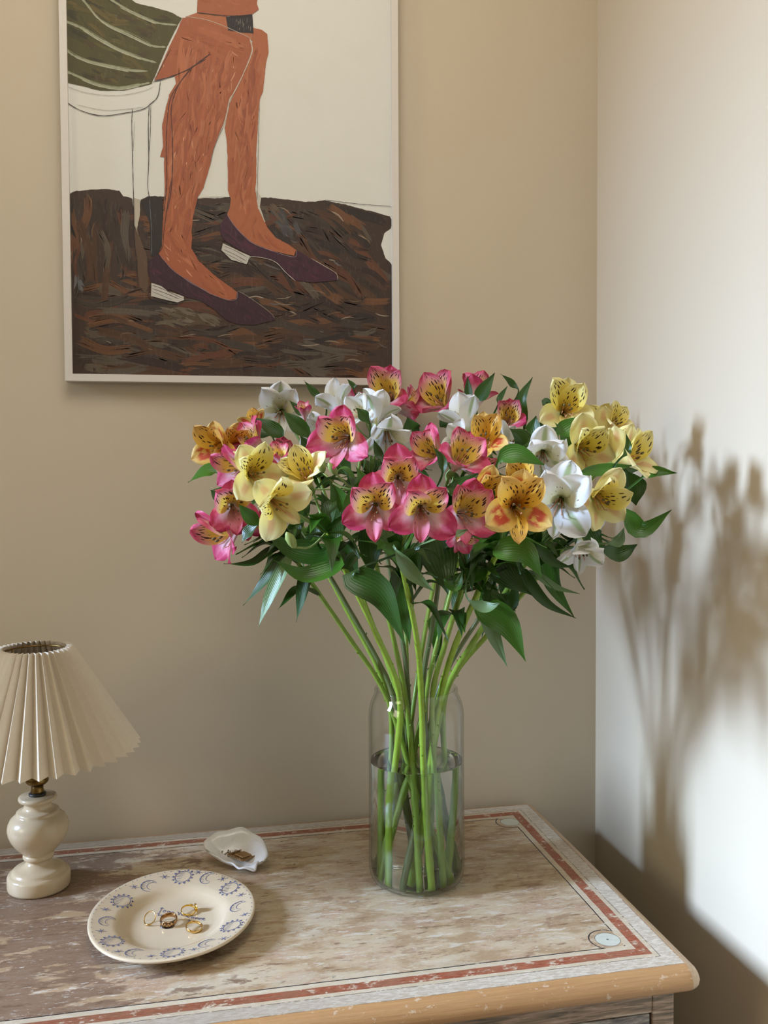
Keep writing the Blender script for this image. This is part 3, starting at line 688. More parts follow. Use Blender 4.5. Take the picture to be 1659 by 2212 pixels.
def ring(label, px, r, wid, th, mat, rot, bulge=None, pz_=None):
    V, F = band(r, wid, th, 64, bulge); M_ = Matrix.Rotation(rot[2], 3, 'Z') @ Matrix.Rotation(rot[0], 3, 'X') @ Matrix.Rotation(rot[1], 3, 'Y')
    low = min((M_ @ v).z for v in V); p = onz(px[0], px[1], WZ+.004)
    e = tag(empty('finger_ring', (p.x, p.y, WZ)), label, 'ring', 'gold rings on the plate')
    o = mesh('ring_band', [M_ @ v-Vector((0, 0, low)) for v in V], F, mat, e); return e, M_, Vector((0, 0, -low))
e, M_, off = ring('thin narrow gold finger ring leaning on edge', (324, 1989), .0078, .0015, .0008, GOLD, (math.radians(48), 0, math.radians(-38)), (.5, 1.2, .8))
e, M_, off = ring('wide old gold finger ring with dark enamelled pattern on its broad face', (364.5, 1990), .0096, .0060, .0012, ROSE, (math.radians(10), 0, math.radians(-12)), (.9, .45, .5))
ENAM = mat_plain('black_enamel', c(26, 22, 24), .2)
V, F = [], []
rr = random.Random(2)
for k in range(-4, 5):
    for j in range(2):
        a0 = 1.5*PI+k*.19+rr.uniform(-.03, .03); h = (-.0016 if j else .0016)+rr.uniform(-.0006, .0006)
        if (k+j) % 2 and abs(k) < 4: continue
        b = len(V); q = .0096+.0012*1.5+.0004
        for da, dh in ((-.075, 0), (0, -.0013), (.075, 0), (0, .0013)): V.append(M_ @ Vector((q*math.cos(a0+da), q*math.sin(a0+da), h+dh))+off)
        F.append((b, b+1, b+2, b+3))
mesh('enamel_pattern', V, F, ENAM, e, False)
for h in (-.0036, .0036):
    pts = [M_ @ Vector(((.0096+.0013*1.5)*math.cos(a), (.0096+.0013*1.5)*math.sin(a), h))+off for a in [1.5*PI-.9+1.8*k/20 for k in range(21)]]
    V, F = tube_geo(pts, .0004, 5); mesh('enamel_line', V, F, ENAM, e)
e, M_, off = ring('bright yellow gold finger ring with a round flat disc face', (407, 1966), .0088, .0026, .0009, BRIGHT, (math.radians(16), 0, math.radians(20)))
V, F = lathe_geo([(.0001, .0012), (.0048, .0012), (.0056, .0008), (.0056, 0), (.0001, 0)], 32)
Q = Matrix.Rotation(math.radians(20), 3, 'Z') @ Matrix.Rotation(math.radians(90), 3, 'Y')
mesh('disc_face', [Q @ v+off+Vector((.0088*math.cos(.35)+.0006, .0088*math.sin(.35), .0008)) for v in V], F, BRIGHT, e)
V, F = [], []
for k in range(5):
    b = Vector((.0092*math.cos(.9+.12*k), .0092*math.sin(.9+.12*k), .0035))+off; bl = len(V)
    for d_ in ((1, 0, 0), (0, 1, 0), (-1, 0, 0), (0, -1, 0), (0, 0, 1), (0, 0, -1)): V.append(b+Vector(d_)*.0009)
    F += [(bl+i, bl+(i+1) % 4, bl+4) for i in range(4)]+[(bl+(i+1) % 4, bl+i, bl+5) for i in range(4)]
mesh('bead', V, F, BRIGHT, e)
ring('plain polished gold wedding band lying by the lettering', (419.5, 2002), .0096, .0036, .0009, GOLD, (math.radians(12), math.radians(4), math.radians(25)))

# ------------------------------------------------------------------ oyster shell and brooch
def mat_shell():
    k = NT('oyster_nacre'); o = k.obj(); n = k.noise(o, 30, 4, .6, .6); l = k.noise(k.scale(o, (1, 1, 3)), 70, 3, .6)
    col = k.mix(n, c(214, 206, 198), c(240, 236, 230)); col = k.mix(k.m_('MULTIPLY', k.step(l, .62, .74), .3), col, c(170, 156, 140)); k.bump(n, .4, .002)
    return k.set(col, .28, Coat_Weight=.3)
SH = [(1020, 235, .030), (1050, 180, .036), (1110, 145, .040), (1200, 115, .044), (1320, 100, .045), (1420, 145, .040), (1490, 212, .032), (1518, 300, .022), (1490, 350, .016), (1442, 372, .012), (1415, 430, .006), (1340, 415, .009), (1280, 410, .008), (1220, 372, .011), (1130, 330, .016), (1060, 285, .023)]
rim = [onz(150+x/3.53, 1760+y/3.53, TOP+h) for x, y, h in SH]
rimc = []
for i in range(len(rim)):
    a_, b_, d_, e_ = [rim[(i+k) % len(rim)] for k in (-1, 0, 1, 2)]
    for t in (0, .25, .5, .75): rimc.append(.5*((2*b_)+(d_-a_)*t+(2*a_-5*b_+4*d_-e_)*t*t+(3*b_-a_-3*d_+e_)*t**3))
SHC = Vector((-.627, -.182, TOP))
shell = tag(empty('oyster_shell', SHC), 'white oyster shell used as a trinket dish holding a brooch', 'shell')
V, F = [Vector((0, 0, .0042))], []; NR = 9; n = len(rimc)
for i in range(1, NR+1):
    t = i/NR
    for k, p in enumerate(rimc):
        d_ = p-SHC; hz = .0042+(d_.z-.0042)*t**2.1
        w_ = .0012*math.sin(k*.9)*t*t+.0008*mnoise.noise(Vector((d_.x*120*t, d_.y*120*t, 0)))
        V.append(Vector((d_.x*t, d_.y*t, max(.003, hz+w_))))
for k in range(n):
    k2 = (k+1) % n; F.append((0, 1+k, 1+k2))
    for i in range(NR-1): F.append((1+i*n+k, 1+(i+1)*n+k, 1+(i+1)*n+k2, 1+i*n+k2))
o = mesh('shell_bowl', V, F, mat_shell(), shell); md = o.modifiers.new('thickness', 'SOLIDIFY'); md.thickness = .0028; md.offset = -1
BRONZE = gold('tarnished_bronze', c(116, 88, 58), c(168, 136, 96), .42)
bp = onz(150+1325/3.53, 1760+322/3.53, TOP+.0125)
brooch = tag(empty('brooch', (bp.x, bp.y-.003, TOP+.0150)), 'tarnished bronze lozenge brooch with beaded border lying in the oyster shell', 'brooch')
BM_ = Matrix.Rotation(math.radians(-8), 3, 'Z') @ Matrix.Rotation(math.radians(10), 3, 'X') @ Matrix.Rotation(math.radians(4), 3, 'Y')
def loz(a, b, z0, z1, name, mat):
    V = [BM_ @ Vector(p) for p in ((a, 0, z0), (0, b, z0), (-a, 0, z0), (0, -b, z0), (a*.92, 0, z1), (0, b*.92, z1), (-a*.92, 0, z1), (0, -b*.92, z1))]
    mesh(name, V, [(3, 2, 1, 0), (4, 5, 6, 7), (0, 1, 5, 4), (1, 2, 6, 5), (2, 3, 7, 6), (3, 0, 4, 7)], mat, brooch, False)
loz(.0205, .0135, 0, .0022, 'plate_body', BRONZE); loz(.012, .008, .0022, .0036, 'centre_panel', gold('worn_bronze', c(150, 118, 84), c(190, 156, 118), .35))
cor = [Vector((.0205, 0, .0025)), Vector((0, .0135, .0025)), Vector((-.0205, 0, .0025)), Vector((0, -.0135, .0025))]
ico = bmesh.new(); bmesh.ops.create_icosphere(ico, subdivisions=1, radius=.0016)
IV = [v.co.copy() for v in ico.verts]; IF = [tuple(v.index for v in f.verts) for f in ico.faces]; ico.free()
V, F = [], []
for i in range(4):
    for k in range(9):
        p = BM_ @ cor[i].lerp(cor[(i+1) % 4], k/9); b = len(V); V += [p+q for q in IV]; F += [tuple(b+j for j in f) for f in IF]
mesh('beaded_border', V, F, BRONZE, brooch)
cp = onz(150+1225/3.53, 1760+292/3.53, TOP+.013)
chain = empty('chain', (cp.x, cp.y-.004, TOP+.0150)); tag(chain, 'small heap of bronze chain beside the brooch in the shell', 'chain')
rr = random.Random(9); V, F = [], []
for k in range(34):
    a = k*.75; r = .004+.009*rr.random(); cpt = Vector((r*math.cos(a)*1.2, r*math.sin(a), .002+.004*rr.random()))
    q = Quaternion((rr.random(), rr.random(), rr.random(), rr.random())).normalized()
    tube_geo([cpt+q @ Vector((.0022*math.cos(t), .0016*math.sin(t), 0)) for t in [2*PI*j/10 for j in range(11)]], .0005, 5, False, V, F)
mesh('chain_link', V, F, BRONZE, chain)['kind'] = 'stuff'

# ------------------------------------------------------------------ glass vase and water
VC = Vector((-.3890, -.2605, TOP))
def mat_glass():
    k = NT('clear_thin_glass')
    tr = k.n('ShaderNodeBsdfTransparent')
    gl = k.n('ShaderNodeBsdfGlossy'); gl.inputs['Roughness'].default_value = .01
    fr = k.n('ShaderNodeLayerWeight'); fr.inputs[0].default_value = .5
    sch = k.m_('ADD', .035, k.m_('MULTIPLY', k.m_('POWER', fr.outputs[1], 5.0), .85))
    k.put(tr.inputs[0], k.mix(k.m_('POWER', fr.outputs[1], 6.0), (.98, .985, .98, 1), (.62, .68, .64, 1)))
    mx = k.n('ShaderNodeMixShader'); L_ = k.t.links.new
    L_(sch, mx.inputs[0]); L_(tr.outputs[0], mx.inputs[1]); L_(gl.outputs[0], mx.inputs[2]); L_(mx.outputs[0], k.out.inputs[0])
    return k.m
GLASS = mat_glass()
vase = tag(empty('glass_vase', VC), 'tall clear glass vase with rounded shoulders holding the flower stems in water', 'vase')
outp = [(.0001, .0015), (.040, .0012), (.050, 0), (.056, .0012), (.0615, .0048), (.0650, .0105), (.0665, .018), (.0668, .030), (.0664, .10), (.0662, .200), (.0662, .232), (.0655, .241), (.0635, .250), (.0605, .257), (.0582, .2615), (.0576, .2645), (.0577, .2672), (.0578, .2686), (.0574, .2697), (.0568, .2703)]
inp = [(.0560, .2704), (.0552, .2701), (.0546, .2693), (.0544, .2680), (.0546, .265), (.0556, .261), (.0580, .2555), (.0610, .2485), (.0630, .240), (.0637, .231), (.0637, .200), (.0639, .10), (.0643, .030), (.0638, .019), (.0620, .0125), (.0585, .0080), (.054, .0068), (.0001, .0075)]
V, F = lathe_geo(outp+inp, 96); o = mesh('vase_wall', V, F, GLASS, vase)
k = NT('water'); k.set((.93, .97, .94, 1), 0.0, IOR=1.33, Transmission_Weight=1.0); WATER = k.m
wl = .1685
wprof = [(.0001, .0072)]+[(r-.0003, z+.0003) for r, z in reversed(inp) if .005 < z < .15 and r > .01]+[(.0636, .15), (.0636, wl-.0008), (.0639, wl+.0012), (.0620, wl), (.0001, wl)]
V, F = lathe_geo(wprof, 96)
water = mesh('vase_water', V, F, WATER); water.location = VC
tag(water, 'clear water filling the lower part of the glass vase', 'water')

# ------------------------------------------------------------------ flower materials
def petal(name, f, trans=.28):
    k = NT(name); u, v = k.uv()
    M = k.m_
    ua = M('ABSOLUTE', M('MULTIPLY', M('SUBTRACT', u, .5), 2.0))      # 0 at the midrib, 1 at the edge
    vein = k.noise(k.comb(M('MULTIPLY', u, 26), M('MULTIPLY', v, 1.6)), 1.0, 2, .5)
    cl = k.noise(k.comb(M('MULTIPLY', u, 3), M('MULTIPLY', v, 3)), 1.3, 2, .5)
    rnd = k.n('ShaderNodeObjectInfo').outputs['Random']
    def streak(lo, hi, sc=(9.5, 4.6), th=.30):
        off = M('MULTIPLY', rnd, 7.0)
        d = k.voro(k.comb(M('ADD', M('MULTIPLY', u, sc[0]), off), M('ADD', M('MULTIPLY', v, sc[1]), off)), 1.0, .75)
        msk = M('MULTIPLY', k.step(v, lo-.06, lo+.02), k.step(v, hi+.05, hi-.05))
        msk = M('MULTIPLY', msk, k.step(ua, .92, .78))
        return M('MULTIPLY', k.step(d, th, th-.08), msk)
    col = f(k, u, v, ua, vein, cl, streak, M)
    k.set(col, .48, Sheen_Weight=.1); k.bump(vein, .25, .0006)
    return k.translucent(col, trans)
def pk_out(k, u, v, ua, vein, cl, st, M):
    e = M('ADD', k.step(v, .25, .95), M('MULTIPLY', ua, .35)); e = M('ADD', e, M('MULTIPLY', M('SUBTRACT', cl, .5), .9))
    col = k.ramp(e, [(.15, c(248, 222, 214)), (.5, c(244, 178, 190)), (.85, c(230, 104, 138)), (1.0, c(212, 66, 108))])
    return k.mix(M('MULTIPLY', k.step(vein, .55, .75), .30), col, c(196, 44, 86))
def pk_in(k, u, v, ua, vein, cl, st, M):
    e = M('ADD', v, M('MULTIPLY', ua, .14))
    col = k.ramp(e, [(.20, c(246, 230, 200)), (.38, c(252, 224, 100)), (.66, c(252, 218, 88)), (.80, c(246, 190, 150)), (.92, c(238, 140, 156)), (1, c(228, 92, 124))])
    return k.mix(st(.30, .92, (15, 6.6), .42), col, c(52, 10, 20))
def pk_low(k, u, v, ua, vein, cl, st, M):
    col = k.ramp(v, [(.1, c(232, 120, 110)), (.4, c(244, 186, 190)), (.75, c(238, 130, 150)), (1, c(214, 60, 100))])
    return k.mix(M('MULTIPLY', st(.55, .98, (8, 5), .24), .8), col, c(120, 20, 50))
def wh_out(k, u, v, ua, vein, cl, st, M):
    col = k.mix(cl, c(244, 243, 236), c(252, 251, 248))
    g = M('MULTIPLY', k.step(ua, .30, .08), M('MULTIPLY', k.step(v, .35, .6), k.step(v, 1.05, .85)))
    col = k.mix(M('MULTIPLY', g, .75), col, c(150, 176, 84)); return k.mix(k.step(v, .25, .05), col, c(190, 204, 140))
def wh_in(k, u, v, ua, vein, cl, st, M):
    col = k.ramp(v, [(.1, c(206, 208, 150)), (.35, c(240, 232, 176)), (.6, c(248, 244, 222)), (.85, c(252, 250, 246))])
    return k.mix(M('MULTIPLY', st(.22, .66, (13, 7), .24), .75), col, c(110, 60, 40))
def ye_out(k, u, v, ua, vein, cl, st, M):
    col = k.ramp(v, [(.05, c(196, 196, 110)), (.3, c(246, 226, 140)), (.7, c(250, 236, 158)), (1, c(248, 236, 176))])
    g = M('MULTIPLY', k.step(ua, .42, .1), M('MULTIPLY', k.step(v, .45, .62), k.step(v, .95, .72)))
    return k.mix(M('MULTIPLY', g, .42), col, c(224, 110, 92))
def ye_in(k, u, v, ua, vein, cl, st, M):
    col = k.ramp(v, [(.1, c(232, 190, 100)), (.35, c(252, 220, 84)), (.65, c(252, 228, 106)), (1, c(252, 240, 170))])
    return k.mix(st(.26, .90, (14, 6.4), .40), col, c(62, 30, 14))
def go_out(k, u, v, ua, vein, cl, st, M):
    col = k.ramp(v, [(.05, c(196, 170, 80)), (.35, c(244, 196, 88)), (.8, c(248, 208, 110)), (1, c(248, 214, 140))])
    g = M('MULTIPLY', k.step(ua, .75, .45), M('MULTIPLY', k.step(v, .42, .55), k.step(v, .90, .74)))
    g = M('MULTIPLY', g, k.step(M('ADD', cl, M('MULTIPLY', vein, .3)), .50, .66))
    return k.mix(M('MULTIPLY', g, .9), col, c(206, 44, 36))
def go_in(k, u, v, ua, vein, cl, st, M):
    col = k.ramp(v, [(.1, c(226, 120, 50)), (.35, c(246, 190, 56)), (.7, c(248, 196, 74)), (1, c(248, 200, 116))])
    return k.mix(st(.26, .9, (14, 6.4), .40), col, c(72, 26, 12))
PM = {'P': [petal('pink_outer_petal', pk_out), petal('pink_streaked_petal', pk_in), petal('pink_lip_petal', pk_low)],
      'W': [petal('white_outer_petal', wh_out), petal('white_streaked_petal', wh_in), petal('white_lip_petal', wh_out)],
      'Y': [petal('yellow_outer_petal', ye_out), petal('yellow_streaked_petal', ye_in), petal('yellow_lip_petal', ye_out)],
      'G': [petal('golden_outer_petal', go_out), petal('golden_streaked_petal', go_in), petal('golden_lip_petal', go_in)]}
def mat_leaf(name, a, b, tr=.13):
    k = NT(name); u, v = k.uv(); M = k.m_
    n = k.noise(k.comb(M('MULTIPLY', u, 15), M('MULTIPLY', v, 1.2)), 1.0, 2, .5); w_ = M('SINE', M('MULTIPLY', u, 62))
    rnd = k.n('ShaderNodeObjectInfo').outputs['Random']
    col = k.mix(n, a, b); col = k.mix(M('MULTIPLY', rnd, .35), col, tuple(x*1.5 for x in b[:3])+(1,))
    col = k.mix(M('MULTIPLY', k.step(w_, .75, 1), .13), col, c(110, 140, 70)); k.bump(M('ADD', n, M('MULTIPLY', w_, .25)), .35, .0008)
    k.set(col, .34); return k.translucent(tuple(x*1.7 for x in b[:3])+(1,), tr)
LEAFM = {'d': mat_leaf('dark_leaf', c(26, 50, 10), c(46, 80, 18)), 'm': mat_leaf('mid_leaf', c(42, 78, 16), c(68, 112, 30)), 'p': mat_leaf('pale_leaf', c(84, 112, 66), c(116, 140, 92), .12)}
def mat_stem(name, a, b):
    k = NT(name); o = k.obj(); n = k.noise(k.scale(o, (60, 60, 5)), 3, 4, .6); k.bump(n, .2, .001)
    z = k.sep(o)[2]
    return k.set(k.mix(n, a, b), .38)
STEM = mat_stem('stem_green', c(100, 130, 30), c(154, 180, 68)); STEMD = mat_stem('stem_dark', c(76, 92, 44), c(116, 124, 76)); STEML = mat_stem('stem_bright', c(122, 156, 28), c(172, 200, 70))
PED = mat_stem('pedicel_green', c(90, 124, 52), c(140, 164, 84))
ANTH = mat_plain('olive_anther', c(112, 98, 58), .6); FILA = mat_plain('pale_filament', c(226, 160, 120), .5)
BUDM = mat_stem('bud_green', c(132, 158, 80), c(186, 196, 118))

# ------------------------------------------------------------------ petals, stamens, flowers
CACHE = {}
def petal_mesh(colr, role, op, var):
    key = (colr, role, op, var)
    if key in CACHE: return CACHE[key]
    rg = random.Random(hash((role, op, var)) & 0xffff if False else role*100+int(op*20)+var*1000)
    L_, wm, smax, a0, a1 = [(.050, .0155, .66, 14, 76), (.0545, .0142, .66, 9, 50), (.047, .0084, .66, 12, 68)][role]
    nu, nv = 8, 14; V, UV, F = [], [], []
    a1 = a0+(a1-a0)*op; r, z = .0026, 0.0; ph = rg.uniform(0, 6); rf = rg.uniform(.6, 1.2); tw = rg.uniform(-.12, .12); curl = rg.uniform(-.3, 1.0)
    for j in range(nv+1):
        s = j/nv
        th = math.radians(a0+(a1-a0)*(s*s*(3-2*s))+curl*18*max(0, s-.7)/.3*op)
        if j: r += math.sin(th)*L_/nv; z += math.cos(th)*L_/nv
        if s < smax: q = s/smax; w_ = .13+.87*(q*q*(3-2*q))
        else: q = (s-smax)/(1-smax); w_ = .55*max(0.0, 1-q**2.4)**.55+.45*max(0.0, 1-q**1.5)**.8
        w_ = max(w_, .035)*wm*(1 if role != 0 else (.85+.15*op))
        nr, nz = -math.cos(th), math.sin(th)
        for i in range(nu+1):
            u = i/nu*2-1
            cup = (.62*(1-s)+(.18 if role == 1 else .04))*w_*u*u*1.1
            rw = rf*(2.2 if colr == 'W' else 1.5)
            ruf = .0016*rw*math.sin(5.2*u+ph+s*3)*s*s*abs(u)+.0010*rw*math.sin(11*u+ph*2)*s**3*abs(u)
            keel = -.0008*math.exp(-(u*5)**2)*s
            h = cup+ruf+keel+tw*w_*u*s
            V.append(Vector((u*w_, r+nr*h, z+nz*h-(.0018*abs(u)**3*s if role == 0 else 0)))); UV.append((i/nu, s))
    for j in range(nv):
        for i in range(nu):
            a = j*(nu+1)+i; F.append((a, a+1, a+nu+2, a+nu+1))
    o = mesh('petal', V, F, PM[colr][role], None, True, UV); me = o.data; bpy.data.objects.remove(o); CACHE[key] = me
    return me
def stamen_mesh(var):
    key = ('st', var)
    if key in CACHE: return CACHE[key]
    rg = random.Random(40+var); V, F, mi = [], [], []
    for k in range(6):
        a = 2*PI*k/6+.3; sp_ = rg.uniform(.003, .008); L_ = rg.uniform(.026, .037)
        pts = [Vector((.0012*math.cos(a), .0012*math.sin(a), .002)), Vector((sp_*.5*math.cos(a), sp_*.5*math.sin(a)-.001, L_*.5)), Vector((sp_*math.cos(a), sp_*math.sin(a)-.005, L_*.85)), Vector((sp_*math.cos(a), sp_*math.sin(a)-.004, L_))]
        f0 = len(F); tube_geo(pts, .00055, 4, True, V, F); mi += [0]*(len(F)-f0)
        if k < 3:
            e_ = pts[-1]; f0 = len(F); tube_geo([e_+Vector((0, 0, -.002)), e_+Vector((0, 0, -.001)), e_+Vector((0, 0, .0012)), e_+Vector((0, .0004, .0028))], [.0006, .0014, .0014, .0005], 5, True, V, F); mi += [1]*(len(F)-f0)
    o = mesh('stamen', V, F, [FILA, ANTH], None, True, None, mi); me = o.data; bpy.data.objects.remove(o); CACHE[key] = me
    return me
VDEP = 1.2656
def DP(d): return d*(1.5 if d < 0 else 1.85)
def imgvec(fx, fy, fz): return Vector(RT*fx+UP*fy-_fw*fz).normalized()
FN = [0]
def flower(root, node, colr, x, y, dd, size, face, up=(0, 1), op=.9):
    dd = DP(dd); dep = VDEP+dd; ctr = at(x, y, dep); ax_ = imgvec(*face)
    upv = Vector(RT*up[0]+UP*up[1]+_fw*0.15); upv = (upv-ax_*upv.dot(ax_))
    if upv.length < .05: upv = Vector((0, 1, 0))-ax_*ax_.y
    upv.normalize(); rx = upv.cross(ax_)
    s = size*1.1*dep/FPX/.064
    basep = ctr-ax_*(.029-.004*op)*s
    M_ = Matrix((rx, upv, ax_)).transposed()
    # ovary + pedicel in flower space
    Mi = M_.inverted()
    def loc(p): return (Mi @ (p-basep))/s
    nd = loc(node); V, F = [], []
    tube_geo([Vector((0, 0, -.0115)), Vector((0, 0, -.010)), Vector((0, 0, -.006)), Vector((0, 0, -.002)), Vector((0, 0, .002))], [.0013, .0026, .0034, .0032, .0030], 8, True, V, F)
    d_ = nd.length
    pts = catmull([nd, nd*.62+Vector((0, 0, -.10*d_)), nd*.25+Vector((0, 0, -.012-.12*d_)), Vector((0, 0, -.010))], 12)
    tube_geo(pts, [.0016]*12, 6, True, V, F)
    f_ = mesh('flower', V, F, PED, root)
    f_.matrix_local = Matrix.Translation(basep-Vector(root.location)) @ M_.to_4x4() @ Matrix.Scale(s, 4)
    FN[0] += 1; rg = random.Random(FN[0])
    opq = min(1.0, max(.3, round(op*10)/10))
    for role, ang in ((0, 90), (0, 210), (0, 330), (1, 54), (1, 126), (2, 270)):
        p = link('petal', petal_mesh(colr, role, opq, rg.randrange(3)), f_)
        p.matrix_local = Matrix.Rotation(math.radians(ang-90+rg.uniform(-6, 6)), 4, 'Z') @ Matrix.Rotation(math.radians(rg.uniform(-5, 5)), 4, 'X') @ Matrix.Scale(rg.uniform(.94, 1.05), 4)
    st = link('stamen', stamen_mesh(rg.randrange(3)), f_)
    return f_
def bud(root, node, x, y, dd, size, dirv, mat=None):
    dd = DP(dd); p = at(x, y, VDEP+dd); ax_ = imgvec(*dirv); L_ = size*(VDEP+dd)/FPX
    q = [p-ax_*L_*.5, p-ax_*L_*.42, p-ax_*L_*.15, p+ax_*L_*.15, p+ax_*L_*.4, p+ax_*L_*.5]
    V, F = [], []; tube_geo(q, [L_*.08, L_*.17, L_*.25, L_*.25, L_*.12, L_*.02], 9, True, V, F)
    tube_geo(catmull([node, node.lerp(q[0], .6)-ax_*.008, q[0]], 9), .0013, 6, True, V, F)
    mesh('bud', [v-Vector(root.location) for v in V], F, mat or BUDM, root)

def leaf_geo(root, pts, wd, tint, facing=None, twist=0.0, pet=0.0, fold=.25, nm='leaf'):
    n = 18; Q = catmull(pts, n); nu = 6; V, UV, F = [], [], []
    fac = facing or Vector(-_fw*.8+np.array([0, 0, .55])-RT*.25)
    pn = None
    for j, p in enumerate(Q):
        t = (Q[min(j+1, n-1)]-Q[max(j-1, 0)]).normalized(); s = j/(n-1)
        N_ = fac-t*fac.dot(t)
        if N_.length < .1: N_ = pn or t.orthogonal()
        N_.normalize(); pn = N_
        N_ = Quaternion(t, twist*(s-.35)*2) @ N_
        sd = t.cross(N_).normalized()
        if s < pet: w_ = .0011
        else:
            q = (s-pet)/(1-pet); w_ = wd*.5*max(.02, (math.sin(PI*min(1, q**.66))**1.12))
            w_ = max(w_, .0011*(1-q))
        for i in range(nu+1):
            u = i/nu*2-1
            V.append(p+sd*u*w_+N_*(fold*w_*u*u-.0006*math.exp(-(u*4)**2)+.0009*math.sin(9*s+u*2)*abs(u))-Vector(root.location)); UV.append((i/nu, s))
    for j in range(n-1):
        for i in range(nu): a = j*(nu+1)+i; F.append((a, a+1, a+nu+2, a+nu+1))
    return mesh(nm, V, F, LEAFM[tint], root, True, UV)

